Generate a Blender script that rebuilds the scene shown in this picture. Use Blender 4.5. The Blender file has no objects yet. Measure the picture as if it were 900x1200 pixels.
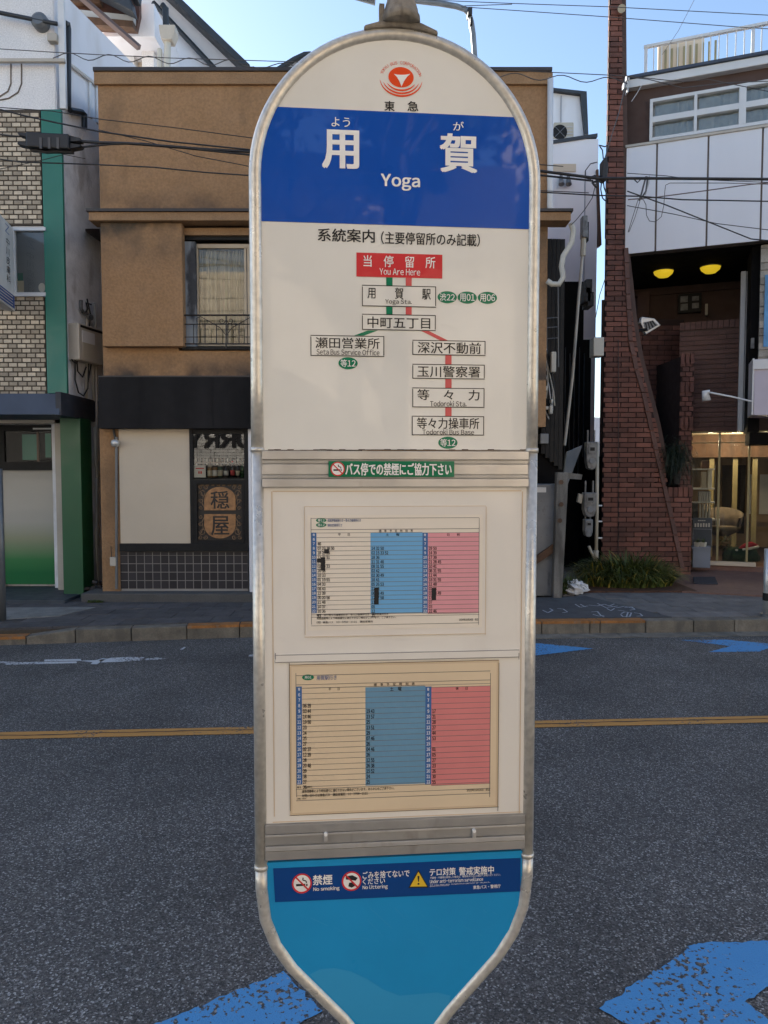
import bpy, math, random
from mathutils import Vector, Matrix, noise as mnoise

# ------------------------------------------------------------------ camera, sky, sun, exposure
SC = bpy.context.scene
COL = SC.collection
R = math.radians
F = 870.0            # focal length in photo pixels (900 x 1200 frame)
PITCH = math.atan(45 / F)
CZ = 1.65
cam_d = bpy.data.cameras.new('camera')
cam_d.sensor_fit = 'VERTICAL'; cam_d.sensor_height = 36; cam_d.lens = F / 1200 * 36
cam_d.clip_start = 0.05; cam_d.clip_end = 2000
cam = bpy.data.objects.new('camera', cam_d); COL.objects.link(cam)
cam.location = (0, 0, CZ); cam.rotation_euler = (math.pi / 2 - PITCH, 0, 0)
SC.camera = cam

SUN_EL, SUN_AZ = R(26), R(-50)      # azimuth right of +Y
world = bpy.data.worlds.new('World'); SC.world = world; world.use_nodes = True
wn = world.node_tree
sky = wn.nodes.new('ShaderNodeTexSky'); sky.sky_type = 'NISHITA'; sky.sun_disc = False
sky.sun_elevation = SUN_EL; sky.sun_rotation = SUN_AZ; sky.air_density = 1.0; sky.dust_density = 0.6; sky.ozone_density = 1.5
wn.links.new(sky.outputs[0], wn.nodes['Background'].inputs[0])
wn.nodes['Background'].inputs[1].default_value = 0.063
sun_d = bpy.data.lights.new('sun', 'SUN'); sun_d.energy = 5.0; sun_d.angle = R(0.5); sun_d.color = (1, .93, .83)
sun = bpy.data.objects.new('sun', sun_d); COL.objects.link(sun)
sdir = Vector((math.sin(SUN_AZ) * math.cos(SUN_EL), math.cos(SUN_AZ) * math.cos(SUN_EL), math.sin(SUN_EL)))
sun.rotation_euler = (-sdir).to_track_quat('-Z', 'Y').to_euler(); sun.location = (0, 0, 30)
vs_ = SC.view_settings
vs_.view_transform = 'Standard'; vs_.look = 'None'; vs_.gamma = 1; vs_.exposure = 2.26
SC.cycles.max_bounces = 8; SC.cycles.transparent_max_bounces = 12

rnd = random.Random(7)

# ------------------------------------------------------------------ pixel -> place helpers
def ray(u, v):
    x = (u - 450) / F; y = -(v - 600) / F
    c, s = math.cos(PITCH), math.sin(PITCH)
    return Vector((x, c + y * s, -s + y * c))
def G(u, v, z=0.0):
    r = ray(u, v); t = (z - CZ) / r.z
    return Vector((r.x * t, r.y * t, z))
class Pl:
    """vertical plane: s runs right along it, d comes out of it towards the street"""
    def __init__(s, x, y, deg):
        a = R(deg); s.o = Vector((x, y, 0)); s.e = Vector((math.cos(a), -math.sin(a), 0)); s.n = Vector((-math.sin(a), -math.cos(a), 0))
    def w(s, a, d, z): return s.o + s.e * a + s.n * d + Vector((0, 0, z))
    def uv(s, u, v, d=0.0):
        r = ray(u, v); o = s.o + s.n * d - Vector((0, 0, CZ)) * 0
        t = (o.x * s.n.x + o.y * s.n.y) / (r.x * s.n.x + r.y * s.n.y)
        p = r * t; q = p - o
        return (q.x * s.e.x + q.y * s.e.y, p.z + CZ)
    def rc(s, u0, v0, u1, v1, d=0.0):
        um, vm = (u0 + u1) / 2, (v0 + v1) / 2
        return s.uv(u0, vm, d)[0], s.uv(u1, vm, d)[0], s.uv(um, v1, d)[1], s.uv(um, v0, d)[1]

# ------------------------------------------------------------------ materials
def rgb(c): return (c[0], c[1], c[2], 1)
def mat(name, col, rough=.75, metal=0, var=.12, vs=3.0, bump=0, bs=80, coat=0, rnd=0, stain=None, emit=None,
        col2=None, streak=False, spec=.5, bands=()):
    m = bpy.data.materials.new(name); m.use_nodes = True; nt = m.node_tree; N = nt.nodes; L = nt.links
    b = N['Principled BSDF']; b.inputs['Roughness'].default_value = rough; b.inputs['Metallic'].default_value = metal
    b.inputs['Specular IOR Level'].default_value = spec
    if coat: b.inputs['Coat Weight'].default_value = coat * .55; b.inputs['Specular IOR Level'].default_value = .08; b.inputs['Coat Roughness'].default_value = .03
    geo = N.new('ShaderNodeNewGeometry')
    def noi(scale, det=4, vec=None):
        n = N.new('ShaderNodeTexNoise'); n.inputs['Scale'].default_value = scale; n.inputs['Detail'].default_value = det
        L.new(vec or geo.outputs['Position'], n.inputs['Vector']); return n.outputs['Fac']
    def mix(a, bb, fac, mode='MIX'):
        x = N.new('ShaderNodeMix'); x.data_type = 'RGBA'; x.blend_type = mode
        if isinstance(fac, float): x.inputs[0].default_value = fac
        else: L.new(fac, x.inputs[0])
        for i, q in ((6, a), (7, bb)):
            if isinstance(q, tuple): x.inputs[i].default_value = rgb(q)
            else: L.new(q, x.inputs[i])
        return x.outputs[2]
    def ramp(src, lo, hi, a=0., bb=1.):
        r = N.new('ShaderNodeMapRange'); r.inputs[1].default_value = lo; r.inputs[2].default_value = hi
        r.inputs[3].default_value = a; r.inputs[4].default_value = bb; L.new(src, r.inputs[0]); return r.outputs[0]
    def gray(x):
        c = N.new('ShaderNodeCombineColor'); [L.new(x, c.inputs[i]) for i in range(3)]; return c.outputs[0]
    c = tuple(col)
    if col2: c = mix(c, tuple(col2), ramp(noi(vs * 2.2, 5), .42, .6))
    if var:
        vec = None
        if streak:
            mp = N.new('ShaderNodeMapping'); mp.inputs['Scale'].default_value = (1, 1, .12); L.new(geo.outputs['Position'], mp.inputs[0]); vec = mp.outputs[0]
        c = mix(c, gray(ramp(noi(vs, 6, vec), .25, .75, 1 - 2 * var, 1.0 + .3 * var)), 1.0, 'MULTIPLY')
    if bump and bs >= 40:
        c = mix(c, gray(ramp(noi(bs * .8, 2), .3, .7, .82, 1.06)), 1.0, 'MULTIPLY')
    if rnd:
        oi = N.new('ShaderNodeObjectInfo')
        ad = N.new('ShaderNodeMath'); ad.operation = 'ADD'; L.new(oi.outputs['Random'], ad.inputs[0]); L.new(geo.outputs['Random Per Island'], ad.inputs[1])
        fr = N.new('ShaderNodeMath'); fr.operation = 'FRACT'; L.new(ad.outputs[0], fr.inputs[0])
        c = mix(c, gray(ramp(fr.outputs[0], 0, 1, 1 - rnd, 1 + rnd * .6)), 1.0, 'MULTIPLY')
    if stain:
        scol, ss, th, st = stain
        mp = N.new('ShaderNodeMapping'); mp.inputs['Scale'].default_value = (1, 1, .35); L.new(geo.outputs['Position'], mp.inputs[0])
        c = mix(c, tuple(scol), ramp(noi(ss, 8, mp.outputs[0]), th, th + .12, 0, st))
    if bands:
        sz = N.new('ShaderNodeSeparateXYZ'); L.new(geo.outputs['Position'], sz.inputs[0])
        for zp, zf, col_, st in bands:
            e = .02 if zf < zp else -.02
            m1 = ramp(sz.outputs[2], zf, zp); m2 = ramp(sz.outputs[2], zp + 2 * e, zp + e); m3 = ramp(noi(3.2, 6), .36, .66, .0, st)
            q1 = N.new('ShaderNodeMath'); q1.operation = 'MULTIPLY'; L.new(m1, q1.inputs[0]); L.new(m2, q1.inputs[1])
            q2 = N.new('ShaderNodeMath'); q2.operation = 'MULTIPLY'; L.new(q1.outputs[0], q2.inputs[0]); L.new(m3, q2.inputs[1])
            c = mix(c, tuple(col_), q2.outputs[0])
    if isinstance(c, tuple): b.inputs['Base Color'].default_value = rgb(c)
    else: L.new(c, b.inputs['Base Color'])
    if bump:
        bp = N.new('ShaderNodeBump'); bp.inputs['Strength'].default_value = min(1, bump); bp.inputs['Distance'].default_value = .4 / bs
        L.new(noi(bs, 3), bp.inputs['Height']); L.new(bp.outputs[0], b.inputs['Normal'])
    if rough > .15 and var:
        L.new(ramp(noi(vs * 3, 4), .3, .7, max(0, rough - .08), min(1, rough + .08)), b.inputs['Roughness'])
    if emit: b.inputs['Emission Color'].default_value = rgb(emit[0]); b.inputs['Emission Strength'].default_value = emit[1]
    return m

def glass(name, ior=1.6, tint=(.92, .95, .94), rough=0.0):
    m = bpy.data.materials.new(name); m.use_nodes = True; N = m.node_tree.nodes; L = m.node_tree.links
    N.remove(N['Principled BSDF']); out = N['Material Output']
    t = N.new('ShaderNodeBsdfTransparent'); t.inputs[0].default_value = rgb(tint)
    g = N.new('ShaderNodeBsdfGlossy'); g.inputs['Roughness'].default_value = rough
    f = N.new('ShaderNodeFresnel'); f.inputs[0].default_value = ior
    x = N.new('ShaderNodeMixShader'); L.new(f.outputs[0], x.inputs[0]); L.new(t.outputs[0], x.inputs[1]); L.new(g.outputs[0], x.inputs[2])
    L.new(x.outputs[0], out.inputs[0]); return m

M = {}
def D(name, *a, **k): M[name] = mat(name, *a, **k)
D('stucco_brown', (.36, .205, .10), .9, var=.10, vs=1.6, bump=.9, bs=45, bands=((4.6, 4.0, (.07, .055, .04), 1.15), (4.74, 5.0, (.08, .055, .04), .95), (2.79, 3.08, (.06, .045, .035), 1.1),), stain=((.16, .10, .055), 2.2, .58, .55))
D('stucco_trim', (.34, .2, .10), .85, var=.12, vs=4, bump=.4, bs=70)
D('dark_coping', (.045, .036, .034), .5, var=.2)
D('awning_black', (.022, .020, .020), .8, var=.3, vs=3, streak=True, spec=.15)
D('cream_wall', (.60, .50, .38), .85, var=.06, vs=1.5, bump=.08, bs=30, stain=((.42, .35, .26), 1.6, .6, .35))
D('black_wood', (.010, .009, .009), .6, var=.2, vs=8, spec=.3)
D('brown_wood', (.12, .06, .03), .7, var=.3, vs=9, streak=True)
D('grey_wood', (.20, .185, .165), .9, var=.35, vs=12, streak=True, bump=.5, bs=90, stain=((.07, .06, .05), 6, .52, .8))
D('weathered_post', (.30, .33, .36), .85, var=.3, vs=9, streak=True, stain=((.03, .03, .035), 7, .47, .9))
D('tile_dark', (.030, .026, .030), .4, var=0, rnd=.35, spec=.4)
D('grout_grey', (.30, .28, .26), .9)
D('brick_cream', (.60, .50, .37), .8, var=.15, vs=9, rnd=.42, bump=.4, bs=110)
D('mortar_dark', (.085, .066, .048), .95, bump=.4)
D('brick_red', (.20, .073, .048), .75, var=.22, vs=3, rnd=.42, bump=.35, bs=110)
D('brick_red_old', (.16, .066, .050), .8, var=.2, vs=6, rnd=.28, bump=.35, bs=110)
D('mortar_red', (.028, .014, .012), .95)
D('striated_tile', (.14, .066, .050), .7, var=.12, rnd=.16, bump=.5, bs=60)
D('green_fin', (.018, .16, .115), .45, var=.06, vs=2)
D('green_pillar', (.014, .095, .036), .4, var=.10, vs=2)
D('white_wall', (.80, .78, .77), .8, var=.08, vs=1.5, bump=.15, stain=((.52, .47, .42), 1.5, .55, .5))
D('white_rough_wall', (.80, .80, .82), .9, var=.12, vs=5, bump=.8, bs=30, stain=((.33, .31, .30), 4.5, .55, .6))
D('white_metal', (.66, .66, .66), .4, var=.06)
D('white_panel', (.74, .74, .77), .42, var=.05, vs=1.2, streak=True, stain=((.50, .46, .42), 1.8, .62, .4))
D('panel_joint', (.17, .135, .11), .8)
D('beige_metal', (.50, .45, .38), .5, var=.12)
D('dark_pipe', (.02, .024, .03), .45)
D('grey_pipe', (.16, .17, .18), .45, metal=.4)
D('awning_blue', (.055, .07, .105), .6, var=.12)
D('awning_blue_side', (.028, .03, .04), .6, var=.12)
D('step_grey', (.10, .095, .09), .9, bump=.5)
D('floor_slate', (.05, .06, .075), .6, var=.2)
D('stain_wood', (.10, .035, .016), .6, var=.3, vs=6)
D('roof_dark', (.03, .036, .045), .5, var=.15)
D('soffit_white', (.5, .5, .5), .8, var=.1)
D('concrete', (.27, .26, .24), .95, var=.2, vs=5, bump=.6, bs=90, stain=((.12, .115, .10), 6, .55, .6))
D('kerb_concrete', (.22, .19, .15), .95, var=.22, vs=7, bump=.7, bs=90, rnd=.18, stain=((.10, .09, .075), 8, .52, .7))
D('kerb_orange', (.42, .17, .045), .85, var=.25, vs=9, bump=.4, bs=90, stain=((.2, .16, .12), 14, .58, .8))
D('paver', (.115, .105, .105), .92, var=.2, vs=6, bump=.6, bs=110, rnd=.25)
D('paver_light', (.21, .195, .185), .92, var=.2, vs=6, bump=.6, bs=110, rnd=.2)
D('patch_asphalt', (.08, .083, .09), .9, var=.15, vs=5, bump=.6, bs=150)
D('chalk', (.5, .52, .56), .95, var=.2, vs=30)
D('terrace_brown', (.21, .115, .09), .8, var=.1, bump=.3)
D('shade_black', (.008, .007, .007), .9, spec=.15)  # near-black that puts the shade of gap, recess and rooms into colour
D('interior_warm', (.42, .34, .22), .8, var=.1)
D('interior_wood', (.26, .16, .08), .6, var=.2)
D('interior_brown', (.085, .05, .04), .85, var=.1)
D('curtain', (.60, .54, .42), .9, var=.08, vs=10)
D('curtain_grey', (.50, .50, .51), .9, var=.1, vs=10)
D('window_frame_beige', (.50, .40, .28), .5)
D('iron_dark', (.02, .016, .015), .5, var=.2, stain=((.09, .035, .015), 20, .58, .6))
D('gold_frame', (.32, .27, .14), .4, metal=.3)
D('carved_gold', (.42, .20, .075), .45, var=.3, vs=18)
D('carved_dark', (.016, .011, .009), .5)
D('scroll_gold', (.25, .15, .08), .5, var=.4, vs=30)
D('paper', (.70, .69, .66), .8, var=.04)
D('paper_red', (.6, .06, .04), .8)
D('bottle_dark', (.03, .025, .02), .15, spec=.6)
D('bottle_amber', (.22, .12, .04), .15)
D('bottle_green', (.03, .07, .03), .15)
D('label_cream', (.6, .54, .42), .8)
D('steel_box', (.20, .215, .235), .5, metal=.2, var=.15, vs=4, stain=((.04, .04, .045), 9, .62, .7))
D('meter_grey', (.21, .21, .21), .5, metal=.2, var=.3, vs=15, stain=((.07, .065, .06), 22, .55, .7))
D('meter_beige', (.48, .43, .34), .5, var=.1)
D('plastic_bag', (.72, .72, .74), .35, var=.05)
D('grass_blade', (.10, .135, .025), .6, var=.3, vs=5, rnd=.5)
D('grass_yellow', (.42, .32, .05), .6, var=.2, rnd=.3)
D('leaf_dark', (.018, .034, .016), .6, rnd=.4)
D('leaf_olive', (.10, .13, .045), .6, rnd=.4)
D('soil', (.10, .045, .025), .95, bump=1, bs=60)
D('cable_black', (.012, .012, .014), .5, var=0)
D('cable_grey', (.07, .065, .065), .5, var=0)
D('cable_brown', (.13, .09, .08), .6, var=0)
D('flex_pipe', (.52, .50, .44), .5, var=.1)
D('lamp_yellow', (.8, .62, .04), .35, emit=((1, .68, .03), .11), var=0)
D('lamp_white', (.9, .9, .85), .3, emit=((1, .93, .8), 2.6), var=0)
D('lamp_warm', (.9, .8, .6), .3, emit=((1, .72, .35), 1.2), var=0)
D('grey_planter', (.22, .24, .28), .6, var=.1)
D('doormat', (.04, .042, .055), .95, bump=.6)
D('red_cloth', (.42, .02, .035), .9, var=.15)
D('white_cloth', (.7, .68, .66), .9)
D('green_cloth', (.022, .06, .025), .9, var=.3, vs=10)
D('sofa_fabric', (.20, .16, .12), .9, var=.2, vs=12)
D('slate_board', (.06, .066, .07), .7)
D('sky_blue_sign', (.12, .34, .62), .6, var=.2)
D('stone_pale', (.42, .38, .32), .85, var=.25, vs=6, rnd=.25, bump=.5)
D('lilac_box', (.52, .47, .54), .45, var=.05)
D('far_house', (.40, .41, .45), .85, var=.1)
D('opposite_white', (.62, .60, .56), .8, var=.1, rnd=.1)
D('opposite_mortar', (.3, .28, .26), .9)
D('opposite_tan', (.50, .42, .33), .8, var=.15)
D('trunk_bark', (.06, .045, .035), .9, bump=.8, bs=30)
# bus stop
D('frame_steel', (.68, .655, .60), .33, metal=.45, var=.05, vs=9, bump=.08, bs=120, stain=((.30, .26, .2), 16, .64, .4))
D('finial_stone', (.31, .275, .225), .85, var=.3, vs=22, bump=.6, bs=140, stain=((.07, .055, .045), 26, .55, .8))
D('panel_ivory', (.80, .79, .745), .38, var=.06, vs=5, coat=1, stain=((.64, .61, .54), 6, .57, .35))
D('acrylic_ivory', (.78, .75, .70), .33, var=.03, vs=4, coat=1, stain=((.60, .54, .47), 5, .60, .3))
D('band_blue', (.008, .085, .46), .34, var=.06, vs=6, coat=1.7)
D('lower_blue_residue', (.04, .33, .64), .5, var=.04, coat=.5)
D('lower_blue', (.018, .30, .64), .35, var=.06, vs=5, coat=1, stain=((.03, .24, .44), 4, .58, .35))
D('notice_blue', (.008, .06, .25), .4, var=.05, coat=.6)
D('print_white', (.86, .86, .85), .5, var=0, coat=.5)
D('print_black', (.03, .03, .032), .5, var=0, coat=.5)
D('print_grey', (.16, .15, .15), .6, var=0)
D('print_bluegrey', (.10, .16, .34), .6, var=0)
D('print_red', (.62, .045, .05), .5, var=0, coat=.5)
D('route_red', (.62, .10, .10), .5, var=0, coat=.5)
D('print_green', (.012, .20, .10), .5, var=0, coat=.5)
D('logo_red', (.78, .08, .02), .5, var=0, coat=.5)
D('warn_yellow', (.75, .52, .03), .5, var=0)
D('alu_light', (.60, .585, .56), .4, metal=.55, var=.1, vs=14, streak=False, stain=((.25, .2, .15), 18, .62, .5))
D('alu_dark', (.46, .45, .43), .42, metal=.55, var=.14, vs=14, stain=((.16, .13, .1), 20, .63, .5))
D('sheet_white', (.78, .735, .675), .45, var=.02, coat=.7)
D('sheet_print', (.80, .74, .65), .5, var=.03)
D('sheet_yellow', (.66, .52, .36), .5, var=.04, vs=9, coat=.5)
D('sheet_print_yellow', (.74, .60, .42), .5, var=.04, vs=9)
D('tt_blue', (.15, .42, .74), .5, var=.03, vs=9)
D('tt_blue_old', (.14, .31, .47), .5, var=.06, vs=9)
D('tt_hour', (.035, .13, .36), .5, var=0)
D('tt_pink', (.74, .33, .38), .5, var=.03, vs=9)
D('tt_pink_old', (.70, .23, .23), .5, var=.05, vs=9)
D('sticker_green', (.012, .19, .09), .4, var=.04, coat=.5)
D('rust_seal', (.12, .08, .05), .9, var=.5, vs=30)
M['window_glass'] = glass('window_glass', 1.75)
M['dull_glass'] = glass('dull_glass', 1.25)
M['shop_glass'] = glass('shop_glass', 1.5, (.86, .88, .86))
M['clear_acrylic'] = glass('clear_acrylic', 1.3, (.97, .965, .95), .02)

def special():
    # asphalt, with aggregate speckle, and blue paint worn through to it
    def build(name, paint=None, wear=.5, wearscale=14):
        m = bpy.data.materials.new(name); m.use_nodes = True; N = m.node_tree.nodes; L = m.node_tree.links
        b = N['Principled BSDF']; b.inputs['Roughness'].default_value = .8
        geo = N.new('ShaderNodeNewGeometry'); P = geo.outputs['Position']
        def noi(s, d=3):
            n = N.new('ShaderNodeTexNoise'); n.inputs['Scale'].default_value = s; n.inputs['Detail'].default_value = d; L.new(P, n.inputs['Vector']); return n.outputs['Fac']
        v = N.new('ShaderNodeTexVoronoi'); v.inputs['Scale'].default_value = 165; v.inputs['Randomness'].default_value = 1; L.new(P, v.inputs['Vector'])
        sp = N.new('ShaderNodeSeparateColor'); L.new(v.outputs['Color'], sp.inputs[0])
        cr = N.new('ShaderNodeValToRGB'); L.new(sp.outputs[0], cr.inputs[0])
        e = cr.color_ramp.elements; e[0].position = 0; e[0].color = (.030, .029, .028, 1); e[1].position = .66; e[1].color = (.098, .089, .082, 1)
        q = cr.color_ramp.elements.new(.86); q.color = (.15, .142, .136, 1)
        q = cr.color_ramp.elements.new(1.0); q.color = (.36, .35, .335, 1)
        mr = N.new('ShaderNodeMapRange'); L.new(noi(1.1, 7), mr.inputs[0]); mr.inputs[1].default_value = .3; mr.inputs[2].default_value = .7; mr.inputs[3].default_value = .68; mr.inputs[4].default_value = 1.25
        x = N.new('ShaderNodeMix'); x.data_type = 'RGBA'; x.blend_type = 'MULTIPLY'; x.inputs[0].default_value = 1
        cc = N.new('ShaderNodeCombineColor'); [L.new(mr.outputs[0], cc.inputs[i]) for i in range(3)]
        L.new(cr.outputs[0], x.inputs[6]); L.new(cc.outputs[0], x.inputs[7]); col = x.outputs[2]
        if paint:
            w = N.new('ShaderNodeMath'); w.operation = 'MULTIPLY_ADD'; L.new(noi(1.7, 3), w.inputs[0]); w.inputs[1].default_value = .9
            L.new(noi(55, 3), w.inputs[2])
            w2 = N.new('ShaderNodeMapRange'); L.new(w.outputs[0], w2.inputs[0]); w2.inputs[1].default_value = wear + .42; w2.inputs[2].default_value = wear + .47
            y = N.new('ShaderNodeMix'); y.data_type = 'RGBA'; L.new(w2.outputs[0], y.inputs[0]); y.inputs[6].default_value = rgb(paint); L.new(col, y.inputs[7]); col = y.outputs[2]
        L.new(col, b.inputs['Base Color'])
        bp = N.new('ShaderNodeBump'); bp.inputs['Strength'].default_value = .8 if not paint else .45; bp.inputs['Distance'].default_value = .004
        L.new(v.outputs['Distance'], bp.inputs['Height']); L.new(bp.outputs[0], b.inputs['Normal'])
        M[name] = m
    build('asphalt')
    build('road_blue', (.07, .27, .54), .635)
    build('road_orange', (.50, .24, .06), .66)
    build('road_white', (.55, .56, .57), .60)
    # frosted door film: printed fade from off-white to green
    m = mat('frosted_film', (.5, .5, .48), .25, var=0, coat=.7); N = m.node_tree.nodes; L = m.node_tree.links
    geo = N.new('ShaderNodeNewGeometry'); sx = N.new('ShaderNodeSeparateXYZ'); L.new(geo.outputs['Position'], sx.inputs[0])
    cr = N.new('ShaderNodeValToRGB'); mr = N.new('ShaderNodeMapRange'); L.new(sx.outputs[2], mr.inputs[0]); mr.inputs[1].default_value = .35; mr.inputs[2].default_value = 1.7
    L.new(mr.outputs[0], cr.inputs[0]); e = cr.color_ramp.elements
    e[0].position = 0; e[0].color = (.025, .15, .055, 1); e[1].position = 1; e[1].color = (.40, .385, .35, 1)
    q = cr.color_ramp.elements.new(.13); q.color = (.06, .21, .08, 1)
    q = cr.color_ramp.elements.new(.34); q.color = (.30, .32, .22, 1); q = cr.color_ramp.elements.new(.5); q.color = (.42, .41, .37, 1)
    L.new(cr.outputs[0], N['Principled BSDF'].inputs['Base Color']); M['frosted_film'] = m
special()

# ------------------------------------------------------------------ mesh builder
WPOS = {}
class MB:
    def __init__(s): s.v = []; s.f = []
    def add(s, vs, fs):
        o = len(s.v); s.v += [Vector(p) for p in vs]; s.f += [tuple(i + o for i in f) for f in fs]; return s
    def box(s, x0, x1, y0, y1, z0, z1):
        return s.add([(x0, y0, z0), (x1, y0, z0), (x1, y1, z0), (x0, y1, z0), (x0, y0, z1), (x1, y0, z1), (x1, y1, z1), (x0, y1, z1)],
                     [(0, 3, 2, 1), (4, 5, 6, 7), (0, 1, 5, 4), (1, 2, 6, 5), (2, 3, 7, 6), (3, 0, 4, 7)])
    def prism(s, pts_a, pts_b):
        n = len(pts_a)
        return s.add(list(pts_a) + list(pts_b), [tuple(range(n)), tuple(reversed(range(n, 2 * n)))] + [(i, i + n, (i + 1) % n + n, (i + 1) % n) for i in range(n)])
    def pp(s, pl, poly, d0, d1):            # polygon on a plane, between depths
        return s.prism([pl.w(a, d1, z) for a, z in poly], [pl.w(a, d0, z) for a, z in poly])
    def pb(s, pl, s0, s1, z0, z1, d0, d1): return s.pp(pl, [(s0, z0), (s1, z0), (s1, z1), (s0, z1)], d0, d1)
    def px(s, pl, u0, v0, u1, v1, d0, d1):
        a, b, c, e = pl.rc(u0, v0, u1, v1, d1); return s.pb(pl, a, b, c, e, d0, d1)
    def ground(s, poly, z0, z1): return s.prism([(p[0], p[1], z1) for p in poly], [(p[0], p[1], z0) for p in poly])
    def tube(s, pts, r, seg=8, caps=True, closed=False):
        pts = [Vector(p) for p in pts]; n = len(pts); rs = r if isinstance(r, (list, tuple)) else [r] * n
        prev = None; rings = []
        for i, p in enumerate(pts):
            if closed: t = (pts[(i + 1) % n] - pts[i - 1]).normalized()
            else: t = (pts[min(i + 1, n - 1)] - pts[max(i - 1, 0)]).normalized()
            if prev is None:
                prev = t.cross(Vector((0, 0, 1)));
                if prev.length < .1: prev = t.cross(Vector((0, 1, 0)))
                prev.normalize()
            else:
                prev = (prev - t * prev.dot(t)).normalized()
            q = t.cross(prev)
            rings.append([p + (prev * math.cos(2 * math.pi * k / seg) + q * math.sin(2 * math.pi * k / seg)) * rs[i] for k in range(seg)])
        o = len(s.v); s.v += [x for rg in rings for x in rg]
        m = n if closed else n - 1
        for i in range(m):
            for k in range(seg):
                a = o + i * seg + k; b = o + i * seg + (k + 1) % seg; j = (i + 1) % n
                s.f.append((a, b, o + j * seg + (k + 1) % seg, o + j * seg + k))
        if caps and not closed:
            s.f.append(tuple(reversed([o + k for k in range(seg)]))); s.f.append(tuple(o + (n - 1) * seg + k for k in range(seg)))
        return s
    def lathe(s, c, prof, seg=16, sx=1, sy=1):
        c = Vector(c); o = len(s.v)
        for r, z in prof:
            for k in range(seg):
                a = 2 * math.pi * k / seg; s.v.append(c + Vector((r * sx * math.cos(a), r * sy * math.sin(a), z)))
        for i in range(len(prof) - 1):
            for k in range(seg):
                s.f.append((o + i * seg + k, o + i * seg + (k + 1) % seg, o + (i + 1) * seg + (k + 1) % seg, o + (i + 1) * seg + k))
        s.f.append(tuple(reversed([o + k for k in range(seg)]))); s.f.append(tuple(o + (len(prof) - 1) * seg + k for k in range(seg)))
        return s
    def build(s, name, m, parent=None, bevel=0, smooth=False, label=None, cat=None, group=None, kind=None, origin=None):
        me = bpy.data.meshes.new(name)
        if parent is not None: og = WPOS[parent.name]
        elif origin is not None: og = Vector(origin)
        else:
            xs = [p.x for p in s.v]; ys = [p.y for p in s.v]; og = Vector(((min(xs) + max(xs)) / 2, (min(ys) + max(ys)) / 2, min(p.z for p in s.v)))
        me.from_pydata([tuple(p - og) for p in s.v], [], s.f)
        if len(s.v) and not smooth:
            pass
        me.materials.append(M[m] if isinstance(m, str) else m)
        me.update()
        if smooth: me.polygons.foreach_set('use_smooth', [True] * len(me.polygons))
        o = bpy.data.objects.new(name, me); COL.objects.link(o)
        if parent is not None: o.parent = parent
        else: o.location = og
        WPOS[o.name] = og.copy()
        if bevel:
            b = o.modifiers.new('bevel', 'BEVEL'); b.width = bevel; b.segments = 2; b.limit_method = 'ANGLE'; b.angle_limit = R(40)
        tag(o, label, cat, group, kind); return o
def tag(o, label=None, cat=None, group=None, kind=None):
    for k, x in (('label', label), ('category', cat), ('group', group), ('kind', kind)):
        if x: o[k] = x
    return o
def thing(name, loc, label, cat, group=None):
    o = bpy.data.objects.new(name, None); COL.objects.link(o); o.location = loc; o.empty_display_size = .2
    WPOS[o.name] = Vector(loc); return tag(o, label, cat, group)
def pieces(boxes, name, m, parent, limit=300, size=None):
    """boxes: list of (vertices 8) hexahedra; the largest ones become parts, the rest one stuff mesh"""
    FB = [(0, 3, 2, 1), (4, 5, 6, 7), (0, 1, 5, 4), (1, 2, 6, 5), (2, 3, 7, 6), (3, 0, 4, 7)]
    cache = {}
    for b in boxes[:limit]:
        c = sum(b, Vector()) / 8
        key = tuple(round(x, 3) for p in b for x in (p - c))
        if key not in cache:
            me = bpy.data.meshes.new(name); me.from_pydata([tuple(p - c) for p in b], [], FB); me.materials.append(M[m]); cache[key] = me
        o = bpy.data.objects.new(name, cache[key]); COL.objects.link(o); o.parent = parent; o.location = c - WPOS[parent.name]
        WPOS[o.name] = c
    if len(boxes) > limit:
        mb = MB()
        for b in boxes[limit:]: mb.add(b, FB)
        mb.build(name, m, parent, kind='stuff')
def hexa(pl, s0, s1, z0, z1, d0, d1, sl=0, sr=0):
    # a box on a plane; sl / sr shift the upper corners (for cut bricks)
    P = pl.w
    return [P(s0, d1, z0), P(s1, d1, z0), P(s1, d0, z0), P(s0, d0, z0), P(s0 + sl, d1, z1), P(s1 + sr, d1, z1), P(s1 + sr, d0, z1), P(s0 + sl, d0, z1)]

# ------------------------------------------------------------------ lettering
TC = {}
def _glyph(ch):
    if ch not in TC:
        c = bpy.data.curves.new('t', 'FONT'); c.body = ch; c.resolution_u = 3
        o = bpy.data.objects.new('t', c); COL.objects.link(o); bpy.context.view_layer.update()
        me = bpy.data.meshes.new_from_object(o)
        TC[ch] = ([(v.co.x, v.co.y) for v in me.vertices], [tuple(p.vertices) for p in me.polygons])
        bpy.data.objects.remove(o); bpy.data.meshes.remove(me); bpy.data.curves.remove(c)
    return TC[ch]
def glyphs(txt, bold=0.0):
    """vertices and faces of a line of lettering; latin characters use the full-width sans shapes, packed"""
    vs, fs, x = [], [], 0.0
    for ch in txt:
        if ch == ' ': x += .30; continue
        if ch == '\u3000': x += 1.0; continue
        ascii_ = 33 <= ord(ch) <= 126
        v, f = _glyph(chr(ord(ch) + 0xFEE0) if ascii_ else ch)
        if not v: x += .5; continue
        if ascii_:
            x0 = min(p[0] for p in v); w = max(p[0] for p in v) - x0; dx = x - x0 + .045; adv = w + .09
        else: dx = x; adv = 1.0
        o = len(vs); vs += [(a + dx, b) for a, b in v]; fs += [tuple(i + o for i in q) for q in f]; x += adv
    return vs, fs
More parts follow.
